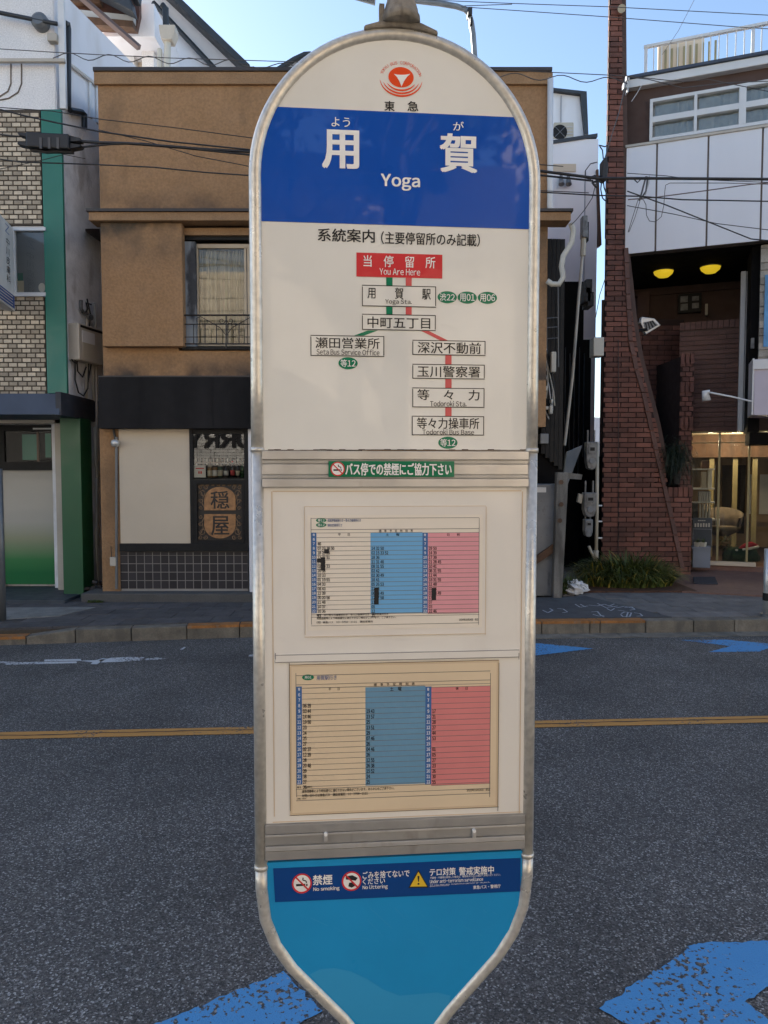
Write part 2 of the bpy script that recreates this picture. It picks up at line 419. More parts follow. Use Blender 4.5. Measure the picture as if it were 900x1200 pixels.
def put_text(mb, pl, txt, u0, v0, u1, v1, d, bold=0.0, mirror=False):
    vs, fs = glyphs(txt, bold)
    if not vs: return
    xs = [p[0] for p in vs]; ys = [p[1] for p in vs]; x0, x1, y0, y1 = min(xs), max(xs), min(ys), max(ys)
    a, b, c, e = pl.rc(u0, v0, u1, v1, d)
    h = bold * (e - c) * 1.0
    offs = [(0, 0)] if bold < .005 else [(-h, -h * .6), (h, h * .6), (-h, h * .6), (h, -h * .6), (0, 0)]
    for i, (ox, oz) in enumerate(offs):
        q = -1 if mirror else 1
        mb.add([pl.w(ox * .8 + (a if q > 0 else b) + q * (b - a) * ((x - x0) / (x1 - x0)), d + i * .00006, oz * .8 + c + (e - c) * ((y - y0) / (y1 - y0))) for x, y in vs], fs)
def text_obj(pl, txt, u0, v0, u1, v1, d, m, parent, bold=0.0, name='lettering'):
    mb = MB(); put_text(mb, pl, txt, u0, v0, u1, v1, d, bold); return mb.build(name, m, parent)
def ell(pl, u, v, ru, rv, d, n=32):
    s, z = pl.uv(u, v, d); sr = pl.uv(u + ru, v, d)[0] - s; zr = z - pl.uv(u, v + rv, d)[1]
    return [(s + sr * math.cos(2 * math.pi * k / n), z + zr * math.sin(2 * math.pi * k / n)) for k in range(n)]
def flat(mb, pl, poly, d):
    return mb.add([pl.w(a, d, z) for a, z in poly], [tuple(range(len(poly)))])
def rect(mb, pl, u0, v0, u1, v1, d):
    a, b, c, e = pl.rc(u0, v0, u1, v1, d); return flat(mb, pl, [(a, c), (b, c), (b, e), (a, e)], d)
def quadpx(mb, pl, pts, d): return flat(mb, pl, [pl.uv(u, v, d) for u, v in pts], d)
def ring(mb, pl, u, v, ru, rv, w, d, a0=0, a1=360, n=32):
    s, z = pl.uv(u, v, d); k1 = pl.uv(u + 1, v, d)[0] - s; k2 = z - pl.uv(u, v + 1, d)[1]
    full = abs(a1 - a0) >= 360; m = n if full else n + 1; vs = []
    for i in range(m):
        a = R(a0 + (a1 - a0) * i / n)
        for q in (0, w): vs.append(pl.w(s + (ru - q) * k1 * math.cos(a), d, z + (rv - q) * k2 * math.sin(a)))
    fs = [(2 * i, 2 * ((i + 1) % m), 2 * ((i + 1) % m) + 1, 2 * i + 1) for i in range(n)]
    return mb.add(vs, fs)
def line(mb, pl, pts, w, d):           # poly-line of px width w
    for (u0, v0), (u1, v1) in zip(pts, pts[1:]):
        l = math.hypot(u1 - u0, v1 - v0) or 1; nx, ny = -(v1 - v0) / l * w / 2, (u1 - u0) / l * w / 2
        quadpx(mb, pl, [(u0 + nx, v0 + ny), (u0 - nx, v0 - ny), (u1 - nx, v1 - ny), (u1 + nx, v1 + ny)], d)
def outline(mb, pl, u0, v0, u1, v1, w, d):
    rect(mb, pl, u0, v0, u1, v0 + w, d); rect(mb, pl, u0, v1 - w, u1, v1, d); rect(mb, pl, u0, v0 + w, u0 + w, v1 - w, d); rect(mb, pl, u1 - w, v0 + w, u1, v1 - w, d)

# ================================================================== THE GROUND
KERB = [(-9.0, 6.55), (-3.66, 7.07), (-1.2, 7.44), (1.56, 7.55), (3.97, 7.68), (12, 8.1)]
def kerb_y(x):
    for (a, b), (c, d) in zip(KERB, KERB[1:]):
        if a <= x <= c: return b + (d - b) * (x - a) / (c - a)
    return KERB[0][1] if x < KERB[0][0] else KERB[-1][1]
SWZ = .13
MB().add([(-600, -600, -.03), (600, -600, -.03), (600, 600, -.03), (-600, 600, -.03)], [(0, 1, 2, 3)]).build('ground', 'concrete', kind='structure')
mb = MB(); mb.ground([(-60, .55), (60, .55), (60, 9.5), (12, 8.1 - .0)] + [(x, y) for x, y in reversed(KERB[:-1])] + [(-60, 5.0)], -.02, 0)
mb.build('road', 'asphalt', kind='structure')
# sidewalk body under the far pavement
mb = MB(); mb.ground([(x, y + .17) for x, y in KERB] + [(12, 14.5), (-9, 14.5)], -.02, SWZ - .02)
mb.build('pavement_bed', 'mortar_dark', kind='structure')
# near pavement, where the stop and the camera stand
mb = MB(); mb.ground([(-30, -2.6), (30, -2.6), (30, .38), (-30, .38)], -.02, .12); mb.build('near_pavement', 'paver_light', kind='structure')
kr = thing('near_kerb', (0, .46, 0), None, None); tag(kr, kind='structure')
pieces([hexa(Pl(0, .54, 0), i * .6 - 6, i * .6 - 6.006 + .6, -.02, .13, -.01 - .15, 0) for i in range(20)], 'kerb_stone', 'kerb_concrete', kr)

# far kerb of separate stones
kr = thing('far_kerb', (0, 7.5, 0), None, None); tag(kr, kind='structure')
cuts = [(-9, 0), (-8.4, 0), (-7.8, 0), (-7.2, 0), (-6.6, 1), (-6.0, 1), (-5.4, 1), (-4.8, 1), (-4.2, 1), (-3.55, 0)]
def kx(u, v=740): return G(u, v, SWZ).x
edges = [-9 + .6 * i for i in range(9)] + [kx(18, 745), kx(80, 742), kx(147, 740), kx(215, 737), kx(278, 735)]
x = edges[-1]
edges += [-.75, -.1, .5, 1.1, kx(647), kx(708), kx(721), kx(779), kx(841), kx(894)]
while edges[-1] < 11: edges.append(edges[-1] + .6)
for i, (a, b) in enumerate(zip(edges, edges[1:])):
    ya, yb = kerb_y(a), kerb_y(b); g = .004
    za, zb = SWZ, SWZ
    if i == 9: za = .075
    if i < 9: za = zb = .075
    topc = 'kerb_orange' if (i == 8 or 12 <= i <= 20) else None
    W = .15
    mb = MB(); top = .0
    P0, P1 = Vector((a + g, ya, 0)), Vector((b - g, yb, 0))
    nrm = Vector((-(yb - ya), (b - a), 0)).normalized() * W
    c = [P0, P1, P1 + nrm, P0 + nrm]
    zt = [za, zb, zb, za]
    mb.add([(p.x, p.y, -.02) for p in c] + [(p.x, p.y, z) for p, z in zip(c, zt)], [(0, 3, 2, 1), (4, 5, 6, 7), (0, 1, 5, 4), (1, 2, 6, 5), (2, 3, 7, 6), (3, 0, 4, 7)])
    o = mb.build('kerb_stone', 'kerb_concrete', kr, bevel=.008)
    if topc:
        f = nrm.normalized() * -.003
        mb = MB(); cc = [P0 + f, P1 + f, P1 + nrm * .93, P0 + nrm * .93]
        mb.add([(p.x, p.y, z - .022) for p, z in zip(cc[:2], zt[:2])] + [(p.x, p.y, z + .003) for p, z in zip(cc, zt)], [(0, 1, 3, 2), (2, 3, 4, 5)])
        mb.build('painted_edge', topc, o)
# concrete gutter slabs on the right
gt = thing('gutter', (0, 7.4, 0), None, None); tag(gt, kind='structure')
x = 1.2
while x < 11:
    n = x + .6; ya, yb = kerb_y(x), kerb_y(n)
    MB().ground([(x + .004, ya - .20), (n - .004, yb - .20), (n - .004, yb - .004), (x + .004, ya - .004)], -.01, .005).build('gutter_slab', 'kerb_concrete', gt); x = n

# pavement pavers in rows, left of the sign and at the far right; an asphalt patch between
pv = thing('far_pavement', (0, 8.2, 0), None, None); tag(pv, kind='structure')
def paver_ok(cx, cy):
    if cx > kx(628) - .1 and G(0, 0, 0) is not None:
        # patch: parallelogram from the sign to the diagonal joint
        if cx < 2.55 + (8.9 - cy) * .42: return False
    return True
bx = []
row = 0
for j in range(7):
    off = (j % 2) * .15
    x = -7.2 + off
    while x < 7:
        ya = kerb_y(x + .15) + .168 + j * .3
        if ya + .3 < 10.2 and paver_ok(x + .15, ya + .15):
            h = rnd.uniform(-.002, .002)
            ang = .05 if x > 1 else .14
            def q(dx, dy): return Vector((x + dx, ya + dy + ang * dx, 0))
            c = [q(.003, .003), q(.297, .003), q(.297, .297), q(.003, .297)]
            bx.append([p + Vector((0, 0, SWZ - .03)) for p in c] + [p + Vector((0, 0, SWZ + h)) for p in c])
        x += .3
bl = [b for b in bx if b[0].x < 1]; br = [b for b in bx if b[0].x >= 1]
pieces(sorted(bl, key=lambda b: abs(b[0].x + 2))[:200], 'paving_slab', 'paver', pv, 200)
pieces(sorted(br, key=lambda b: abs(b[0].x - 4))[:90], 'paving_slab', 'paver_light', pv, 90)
mb = MB(); mb.ground([(1.0, kerb_y(1) + .17), (3.05, kerb_y(3.05) + .172), (2.5, 9.15), (1.0, 8.9)], SWZ - .018, SWZ + .004)
mb.build('asphalt_patch', 'patch_asphalt', pv)
mb = MB(); mb.ground([tuple(G(u, v, SWZ)[:2]) for u, v in ((-160, 713), (112, 712), (70, 722), (-160, 738))], SWZ - .018, SWZ + .006)
mb.build('concrete_apron', 'concrete', pv)
# chalk scribbles on the patch
mb = MB()
def chalk(pts, w=.012):
    ps = [G(u, v, SWZ + .007) for u, v in pts]
    for a, b in zip(ps, ps[1:]):
        t = (b - a).normalized(); n = Vector((-t.y, t.x, 0)) * w
        mb.add([a + n, a - n, b - n, b + n], [(0, 1, 2, 3)])
sc2 = lambda l: [(620 + x / 5, 680 + y / 5) for x, y in l]
for l in ([(80, 175), (110, 190), (140, 175), (120, 165)], [(165, 165), (200, 168), (225, 185), (195, 190)], [(270, 140), (300, 158), (345, 150)], [(300, 140), (330, 156)],
          [(350, 145), (400, 150), (440, 140), (470, 150), (500, 138)], [(400, 135), (450, 160), (520, 150)], [(365, 185), (400, 182), (420, 205), (440, 215)], [(375, 200), (410, 210), (440, 205)],
          [(455, 165), (480, 178), (500, 165)], [(540, 195), (560, 185), (600, 190), (590, 212), (550, 213), (537, 200)], [(580, 188), (570, 215)], [(560, 160), (600, 155), (620, 170), (590, 175)],
          [(615, 190), (650, 195), (665, 208), (630, 210)], [(520, 175), (560, 180)], [(480, 150), (520, 160), (560, 152), (610, 165)]): chalk(sc2(l), .0075)
mb.build('chalk_scribble', 'chalk', pv)

# road markings
mk = thing('road_marking', (0, 4.7, 0), None, None); tag(mk, kind='structure')
def rag(p):
    out = []
    for (x0, y0), (x1, y1) in zip(p, p[1:] + p[:1]):
        l = math.hypot(x1 - x0, y1 - y0); n = max(1, int(l / .02))
        for k in range(n):
            j = .0 if k == 0 else rnd.gauss(0, .0045); out.append((x0 + (x1 - x0) * k / n - (y1 - y0) / l * j, y0 + (y1 - y0) * k / n + (x1 - x0) / l * j))
    return out
def marking(name, polys, m, z=.004, sub=1):
    b = MB()
    for p in polys:
        if m == 'road_blue': p = rag(p)
        b.add([(x, y, z) for x, y in p], [tuple(range(len(p)))])
    return b.build(name, m, mk)
yl = lambda x: 4.745 + .0635 * x
marking('centre_line', [[(-40, yl(-40) - .065), (40, yl(40) - .065), (40, yl(40) + .065), (-40, yl(-40) + .065)]], 'road_orange')
ck = []; x = -4.0; off = 0
pts = []
while x < 4.5:
    off += rnd.uniform(-.006, .006); off *= .9; pts.append((x, yl(x) + .008 + off, rnd.uniform(.0035, .0085))); x += .05
b = MB()
for (x0, y0, w0), (x1, y1, w1) in zip(pts, pts[1:]): b.add([(x0, y0 - w0, .006), (x1, y1 - w1, .006), (x1, y1 + w1, .006), (x0, y0 + w0, .006)], [(0, 1, 2, 3)])
b.build('paving_seam', 'mortar_dark', mk)
g2 = lambda l: [tuple(G(u, v)[:2]) for u, v in l]
marking('blue_arrow', [g2([(525, 754), (628, 754), (695, 760.5), (628, 768.5), (540, 768.5), (600, 761)])], 'road_blue')
marking('blue_arrow', [g2([(798, 750.5), (850, 750), (900, 754.5), (905, 758), (890, 764), (830, 764.5), (857, 757.5)])], 'road_blue')
marking('blue_arrow', [g2([(702, 1183), (816, 1106), (980, 1103), (873, 1175), (960, 1240), (800, 1238)])], 'road_blue')
marking('blue_arrow', [g2([(175, 1205), (332, 1139), (378, 1186), (300, 1230), (340, 1290), (260, 1290)])], 'road_blue')
# worn bicycle pictogram, squashed by the view
z3 = lambda l: g2([(x / 2.903, 740 + y / 2.903) for x, y in l])
marking('bicycle_marking', [z3([(18, 107), (260, 103), (262, 109), (20, 115)]), z3([(150, 97), (275, 95), (277, 101), (150, 103)]),
    z3([(270, 101), (325, 99), (352, 92), (364, 94), (345, 104), (330, 113), (308, 112), (315, 106)]),
    z3([(335, 99), (380, 91), (440, 88), (492, 89), (480, 100), (420, 104), (345, 107)]), z3([(495, 94), (535, 90), (565, 93), (530, 98), (495, 98)]),
    z3([(0, 103), (60, 105), (60, 109), (0, 109)]), z3([(612, 62), (626, 54), (633, 55), (618, 65)]), z3([(845, 82), (862, 78), (866, 86), (846, 86)])], 'road_white')

# ================================================================== BUS STOP SIGN
S = Pl((465 - 450) / F * 1.2, 1.2, -5.2)
def build_sign():
    root = thing('bus_stop_sign', (S.o.x, S.o.y, .12), 'tall round-topped bus stop plate in a steel tube frame, blue name band and timetables', 'bus stop sign')
    def W(u, v, d=0): s, z = S.uv(u, v, d); return S.w(s, d, z)
    c = S.uv(465.3, 211); cx, cz = c
    rr = (S.uv(465.3 + 160.5, 211)[0] - cx)
    # outline of the tube centre line, in plane coordinates
    arch = [(cx + rr * math.cos(a), cz + rr * math.sin(a)) for a in [math.pi * k / 40 for k in range(41)]]
    low = [(309, 1000), (309.5, 1040), (314, 1076), (326, 1106), (345, 1133), (370, 1158), (403, 1191), (428, 1222), (444, 1252), (453, 1290)]
    zj = S.uv(465, 1008)[1]
    def mir(pts):      # symmetrical lower half, from the left side pixels
        L = [S.uv(u, v) for u, v in pts]
        k = rr / abs(L[0][0] - cx); return [(cx - abs(a - cx) * k, z) for a, z in L]
    LL = mir(low); LL[0] = (cx - rr, LL[0][1])
    z2 = S.uv(465, 527.5)[1]
    tr = .0104
    def tb(pts, name='frame_tube', r=tr, m='frame_steel'):
        return MB().tube([S.w(a, 0, z) for a, z in pts], r, 14).build(name, m, root, smooth=True)
    tb([(cx + rr, z2)] + [(cx + rr, z2 + (cz - z2) * k / 4) for k in (1, 2, 3)] + arch + [(cx - rr, z2 + (cz - z2) * k / 4) for k in (3, 2, 1)] + [(cx - rr, z2)])
    for sg in (-1, 1):
        tb([(cx + sg * rr, z2 - .0015), (cx + sg * rr, zj)], r=tr * 1.0)
        tb([(cx + sg * rr, zj - .0015)] + [(cx - sg * (a - cx), z) for a, z in LL[1:]] if sg == 1 else [(cx - rr, zj - .0015)] + LL[1:])
        for zz in (z2, zj):
            tb([(cx + sg * rr, zz - .0035), (cx + sg * rr, zz + .0035)], 'tube_collar', tr * 1.12, 'frame_steel')
    # pole, base
    zb = LL[-1][1]
    MB().tube([S.w(cx, 0, zb + .02), S.w(cx, 0, .2)], .03, 20).build('pole', 'frame_steel', root, smooth=True)
    MB().lathe(S.w(cx, 0, .12), [(.24, 0), (.24, .05), (.2, .085), (.06, .11), (.045, .16)], 28).build('base', 'concrete', root, smooth=False)
    # finial
    fz = S.uv(470, 50)[1]
    fl = MB(); fx = cx + .005
    arcp = [(fx + .0575 * k / 6, cz + math.sqrt((rr + tr * .55) ** 2 - (.0575 * k / 6 + .005) ** 2)) for k in range(-6, 7)]
    fl.pp(S, arcp + [(fx + .058, arcp[-1][1] + .007), (fx + .032, arcp[6][1] + .009), (fx - .032, arcp[6][1] + .009), (fx - .058, arcp[0][1] + .007)], -.013, .013)
    fl.build('flange', 'finial_stone', root, bevel=.003)
    zt = arcp[6][1] + .008
    MB().lathe(S.w(fx + .001, 0, zt), [(.0305, 0), (.0300, .013), (.0285, .0145), (.0270, .022), (.0225, .036), (.0195, .055), (.0178, .12), (.0178, .2), (.014, .22), (.03, .235), (.03, .27), (.0, .285)], 20).build('finial', 'finial_stone', root, smooth=True)
    MB().pb(S, fx - .0335, fx - .0255, zt + .002, zt + .03, -.006, .006).build('bracket', 'finial_stone', root)
    hw = rr - tr * .55
    # ---- top panel
    zA = S.uv(465, 528)[1]
    ps = [(cx - hw, zA), (cx + hw, zA)] + [(cx + hw * math.cos(a), cz + hw * math.sin(a)) for a in [math.pi * k / 40 for k in range(41)]]
    tp = MB().pp(S, ps, -.004, .004).build('top_panel', 'panel_ivory', root)
    d = .0048
    zbt, zbb = S.uv(465, 133)[1], S.uv(465, 265)[1]
    a0 = math.asin((zbt - cz) / hw); arc = [(cx + hw * math.cos(a), cz + hw * math.sin(a)) for a in [a0 * k / 8 for k in range(9)]]
    poly = [(cx - hw, zbb), (cx + hw, zbb)] + arc + [(2 * cx - a, z) for a, z in reversed(arc)]
    MB().pp(S, poly, .0038, d).build('name_band', 'band_blue', tp)
    d2 = d + .0006; e = .0046
    T = lambda txt, u0, v0, u1, v1, m='print_black', b=.008, dd=None: text_obj(S, txt, u0, v0, u1, v1, dd or e, m, tp, b)
    T('用', 378.7, 153, 419.5, 197, 'print_white', .042, d2); T('賀', 516.4, 157.5, 558.4, 201.5, 'print_white', .038, d2)
    T('よう', 388.5, 137.5, 410, 148.5, 'print_white', .01, d2); T('が', 531, 142.5, 543.5, 153, 'print_white', .01, d2)
    T('Yoga', 446.8, 204.5, 491.8, 223, 'print_white', .034, d2)
    T('東', 450.6, 118.5, 462.4, 130, b=.02); T('急', 477.6, 118.8, 490.2, 130.3, b=.02)
    T('系統案内', 372.5, 268.3, 439, 283.5, b=.02); T('（主要停留所のみ記載）', 446.7, 272.8, 562.3, 287.4, b=.015)
    # logo: ball, winged triangle, three arcs, lettering round it
    lg = MB(); flat(lg, S, ell(S, 470, 90.5, 14.8, 11.9, e), e)
    for k, (r1, r2, cyy) in enumerate(((18.2, 14.8, 91.5), (21.6, 17.4, 92.3), (25, 20.2, 92.6))):
        s, z = S.uv(470, cyy, e); kk = S.uv(471, cyy, e)[0] - s; vs = []; n = 28
        for i in range(n + 1):
            a = R(205 - 10 * k + (130 + 20 * k) * i / n - 0); w = 1.9 * math.sin(math.pi * i / n) ** .5 + .15
            for q in (0, w): vs.append(S.w(s + (r1 - q * .8) * kk * math.cos(a), e, z + (r2 - q) * kk * math.sin(a)))
        lg.add(vs, [(2 * i, 2 * i + 2, 2 * i + 3, 2 * i + 1) for i in range(n)])
    txt = 'TOKYU BUS CORPORATION'
    for i, ch in enumerate(txt):
        if ch == ' ': continue
        a = R(164 - 148 * i / (len(txt) - 1)); vs, fs = glyphs(ch, .02); s, z = S.uv(470, 91.5, e); kk = S.uv(471, 91, e)[0] - s
        px, pz = s + 23.2 * kk * math.cos(a), z + 17.4 * kk * math.sin(a); ro = a - math.pi / 2; q = 5.0 * kk
        lg.add([S.w(px + ((x - .3) * math.cos(ro) - (y - .35) * math.sin(ro)) * q * .8, e, pz + ((x - .3) * math.sin(ro) + (y - .35) * math.cos(ro)) * q) for x, y in vs], fs)
    lg.build('company_emblem', 'logo_red', tp)
    tri = MB(); P = [(461.5, 86.5), (466, 87.5), (470, 87.7), (475, 87.5), (481, 86.5), (477, 90), (473.5, 95), (470.5, 101.5), (468, 95), (465, 90)]
    quadpx(tri, S, P, e + .0005); tri.build('emblem_triangle', 'print_white', tp)
    # route map
    for q_ in ((475.5, 325, 482.5, 334.8), (475.5, 359.5, 482.5, 368.6), (521.8, 416.3, 529.2, 427), (521.8, 444.1, 529.2, 454.6), (521.8, 477.5, 529.2, 487.6)):
        rd = MB(); rect(rd, S, *q_, e); rd.build('route_line', 'route_red', tp)
    rd = MB(); quadpx(rd, S, [(492, 387), (501, 387), (525, 399), (516, 399)], e); rd.build('route_line', 'route_red', tp)
    for q_ in ((452.6, 325, 460, 334.8), (452.6, 359.5, 460, 368.6)):
        gn = MB(); rect(gn, S, *q_, e); gn.build('route_line', 'print_green', tp)
    gn = MB(); quadpx(gn, S, [(431, 387.2), (443, 387.2), (427, 393.2), (415, 393.2)], e); gn.build('route_line', 'print_green', tp)
    rb = MB(); rect(rb, S, 417.7, 297.2, 518.3, 325.2, e + .0002); rb.build('stop_box', 'print_red', tp)
    T('当　停　留　所', 426, 300, 510, 313.4, 'print_white', .012, e + .0006); T('You Are Here', 444.8, 314.8, 492.3, 322.4, 'print_white', .008, e + .0006)
    bxs = [(424.2, 334.7, 511, 359.6), (424.2, 368.5, 510.6, 387.2), (363.9, 393.2, 450.3, 417.6), (483.3, 398.9, 568.9, 416.4), (483.3, 426.9, 568, 444.2), (483.2, 454.5, 567.7, 477.6), (482.6, 487.5, 567.3, 510.2)]
    wb = MB(); ob = MB()
    for b_ in bxs: rect(wb, S, *b_, e + .0002); outline(ob, S, *b_, 1.0, e + .0004)
    wb.build('stop_box', 'panel_ivory', tp); ob.build('box_outline', 'print_black', tp)
    E_ = e + .0006
    for t in (('用　　賀　　駅', 430.8, 337.3, 504.7, 350.4), ('中町五丁目', 430.8, 371.6, 504, 384.7), ('瀬田営業所', 369.7, 395.7, 444.8, 408.4), ('深沢不動前', 489.6, 401, 563.5, 414.4),
              ('玉川警察署', 489.2, 429, 562.5, 442.2), ('等　々　力', 489.2, 456.5, 561.8, 469), ('等々力操車所', 488.7, 489.5, 561.5, 502.6)): T(*t, 'print_black', .013, E_)
    for t in (('Yoga Sta.', 451.6, 350.9, 482.4, 357.6), ('Seta Bus Service Office', 371, 409.2, 444.6, 416), ('Todoroki Sta.', 504, 469.8, 546.6, 476.2), ('Todoroki Bus Base', 495, 503.2, 555.5, 509.2)): T(*t, 'print_black', .006, E_)
    for u, v, s_ in ((524.1, 348.3, '渋22'), (547.5, 348.7, '用01'), (571.2, 349, '用06'), (407.9, 425.7, '等12'), (524.9, 518.8, '等12')):
        ov = MB(); flat(ov, S, ell(S, u, v, 11.3, 7.1, e), e); ov.build('route_badge', 'print_green', tp)
        on = MB(); put_text(on, S, s_, u - 8.8, v - 4.4, u + 8.8, v + 4.4, e + .0005, .01); on.build('badge_lettering', 'print_white', tp)
    # seal of grime at the bottom edge
    g = MB(); pts = []; n = 40
    for i in range(n):
        u0, u1 = 314 + 303 * i / n, 314 + 303 * (i + 1) / n; h = rnd.uniform(.3, 1.3)
        rect(g, S, u0, 527.6 - h, u1, 528, e)
    g.build('grime_line', 'rust_seal', tp)
    # ---- rails
    def rail(name, v0, v1, parts, par=root):
        a, b, c_, f_ = S.rc(313, v0, 617, v1, .01)
        r_ = MB().pb(S, cx - hw, cx + hw, c_, f_, -.012, .006).build(name, 'alu_dark', par)
        for (p0, p1, m, dep) in parts:
            z1 = S.uv(465, p0, .01)[1]; z0 = S.uv(465, p1, .01)[1]
            MB().pb(S, cx - hw + .0015, cx + hw - .0015, z0, z1, .006, dep).build('rail_strip', m, r_, bevel=.0006)
        return r_
    r1 = rail('upper_rail', 528.5, 571, ((529, 538.5, 'alu_light', .011), (539.6, 543.5, 'alu_dark', .009), (544.2, 556, 'alu_light', .0082), (556.8, 560.4, 'alu_dark', .0095), (561.2, 570.6, 'alu_light', .012)))
    r2 = rail('lower_rail', 960.5, 1001.5, ((961, 971, 'alu_dark', .0115), (971.8, 974, 'alu_light', .0125), (974.8, 984.5, 'alu_dark', .0095), (985.3, 990.5, 'alu_light', .0125), (991.3, 1001.2, 'alu_dark', .0115)))
    for u, v in ((381.8, 981), (555.6, 977)):
        lt = MB(); a, b, c_, f_ = S.rc(u - 2.3, v - 4.5, u + 2.3, v + 5, .014); lt.pb(S, a, b, c_, f_, .010, .0155); lt.build('latch', 'alu_light', r2, bevel=.001)
        s, z = S.uv(u, v - 3.5, .016)
        MB().tube([S.w(s, .013, z), S.w(s, .0185, z)], .0028, 10).build('latch', 'print_white', r2)
    st = MB().px(S, 385, 540.4, 532.5, 559, .012, .0128).build('smoking_notice', 'sticker_green', r1, bevel=.0004)
    # (the notice is already a sub-part; its print lies on the rail beside it)
    def nosmoke(par, u, v, r, d, hand=False):
        w = MB(); flat(w, S, ell(S, u, v, r, r, d), d); w.build('pictogram', 'print_white', par)
        k = MB(); q = r / 12
        if not hand:
            rect(k, S, u - 7 * q, v + .5 * q, u + 4 * q, v + 3.2 * q, d + .0003); rect(k, S, u + 5 * q, v + .5 * q, u + 6.8 * q, v + 3.2 * q, d + .0003)
            line(k, S, [(u + 5.5 * q, v - .5 * q), (u + 5 * q, v - 3 * q), (u + 1 * q, v - 4 * q), (u + 1.5 * q, v - 7 * q)], 1.4 * q, d + .0003)
        else:
            quadpx(k, S, [(u - 7 * q, v - 6 * q), (u + 1 * q, v - 7.2 * q), (u + 7.5 * q, v - 4 * q), (u + 5 * q, v - .5 * q), (u - 1 * q, v - 1.5 * q), (u - 7 * q, v - 2 * q)], d + .0003)
            quadpx(k, S, [(u - 3 * q, v + 2 * q), (u + 3 * q, v + 1.2 * q), (u + 4 * q, v + 6 * q), (u, v + 8 * q), (u - 4 * q, v + 6.4 * q)], d + .0003)
        k.build('pictogram', 'print_black', par)
        rg = MB(); ring(rg, S, u, v, r, r, 1.9 * q, d + .0006); line(rg, S, [(u - 7.6 * q, v - 7.6 * q), (u + 7.6 * q, v + 7.6 * q)], 1.9 * q, d + .0006); rg.build('pictogram', 'print_red', par)
    nosmoke(r1, 395.7, 549.5, 8.4, .0133)
    text_obj(S, 'バス停での禁煙にご協力下さい', 405, 542.8, 529, 557, .0134, 'print_white', r1, .028)
    # ---- acrylic notice board
    zc0, zc1 = S.uv(465, 961)[1], S.uv(465, 570.8)[1]
    ac = MB().pb(S, cx - hw, cx + hw, zc0, zc1, -.004, .005).build('notice_board', 'acrylic_ivory', root)
    ln = MB(); outline(ln, S, 319.5, 575, 611, 958, 1.0, .0058)
    ln.build('inner_edge', 'sheet_yellow', ac)
    hb = MB().px(S, 322.5, 764.5, 608.5, 773.5, .005, .0085).build('hold_down_strip', 'acrylic_ivory', ac, bevel=.001)
    sk = MB(); outline(sk, S, 322.5, 764.5, 608.5, 773.5, .7, .0088); sk.build('strip_edge', 'print_grey', ac)
    def sheet(u0, v0, u1, v1, mm, name):
        return MB().px(S, u0, v0, u1, v1, .005, .0066).build(name, mm, root, bevel=.0004)
    def timetable(name, sh, pr, cols, v0, v1, mats, frame, head, foot, data, title, badges, dest, old):
        so = sheet(*sh, mats[0], name)
        so2 = MB(); outline(so2, S, sh[0], sh[1], sh[2], sh[3], .6, .0069); so2.build('sheet_edge', 'sheet_yellow' if not old else 'rust_seal', so)
        dd = .0071; pm = MB(); rect(pm, S, pr[0], pr[1], pr[2], pr[3], dd); pm.build('printed_page', mats[1], so)
        dd = .0074
        h0, w0, b0, h1, p0, p1 = cols
        for u0, u1, m in ((h0, w0, 'tt_hour'), (b0, h1, mats[2]), (h1, p0, 'tt_hour'), (p0, p1, mats[3])):
            q = MB(); rect(q, S, u0, v0, u1, v1, dd); q.build('timetable_column', m, so)
        l = MB(); n = 18; e2 = dd + .0003
        for i in range(n + 1):
            v = v0 + (v1 - v0) * i / n; w = .24
            rect(l, S, w0, v - w, h1, v + w, e2); rect(l, S, p0, v - w, p1, v + w, e2)
        for f in frame: rect(l, S, *f, e2)
        l.build('ruled_lines', 'print_grey', so)
        t = MB(); tw = MB(); rh = (v1 - v0) / n
        for i in range(n):
            v = v0 + rh * i
            hh = str(5 + i) if i else '時'
            for hu0, hu1 in ((h0, w0), (h1, p0)):
                m_ = (hu0 + hu1) / 2; wd = 1.0 if len(hh) == 1 else 2.0
                put_text(tw, S, hh, m_ - wd, v + rh * .2, m_ + wd, v + rh * .8, e2, .02)
        for c, base in (('w', w0), ('b', b0), ('p', p0)):
            for i, cell in enumerate(data[c]):
                if not cell: continue
                v = v0 + rh * (i + 1); ww = 3.2
                for k, num in enumerate(cell.split()):
                    x0 = base + 1.2 + k * 5.2
                    put_text(t, S, num, x0, v + rh * .16, x0 + 3.9, v + rh * .86, e2, .03)
        for u0, va, u1, vb in data.get('blk', ()): rect(t, S, u0, va, u1, vb, e2 + .0002)
        for s_, u0, va, u1, vb in head + foot: put_text(t, S, s_, u0, va, u1, vb, e2, .006)
        t.build('timetable_print', 'print_black', so); tw.build('hour_numbers', 'print_white', so)
        ob_ = MB(); bt = MB(); dt = MB()
        for (u, v, s_), (ds, a1, a2, a3, a4) in zip(badges, dest):
            flat(ob_, S, ell(S, u, v, 6.0 if not old else 7, 2.6 if not old else 3.4, e2), e2); put_text(bt, S, s_, u - 4, v - 1.6, u + 4, v + 1.6, e2 + .0003, .01)
            put_text(dt, S, ds, a1, a2, a3, a4, e2, .006)
        ob_.build('route_badge', 'print_green', so); bt.build('lettering', 'print_white', so); dt.build('lettering', 'print_bluegrey', so)
        return so
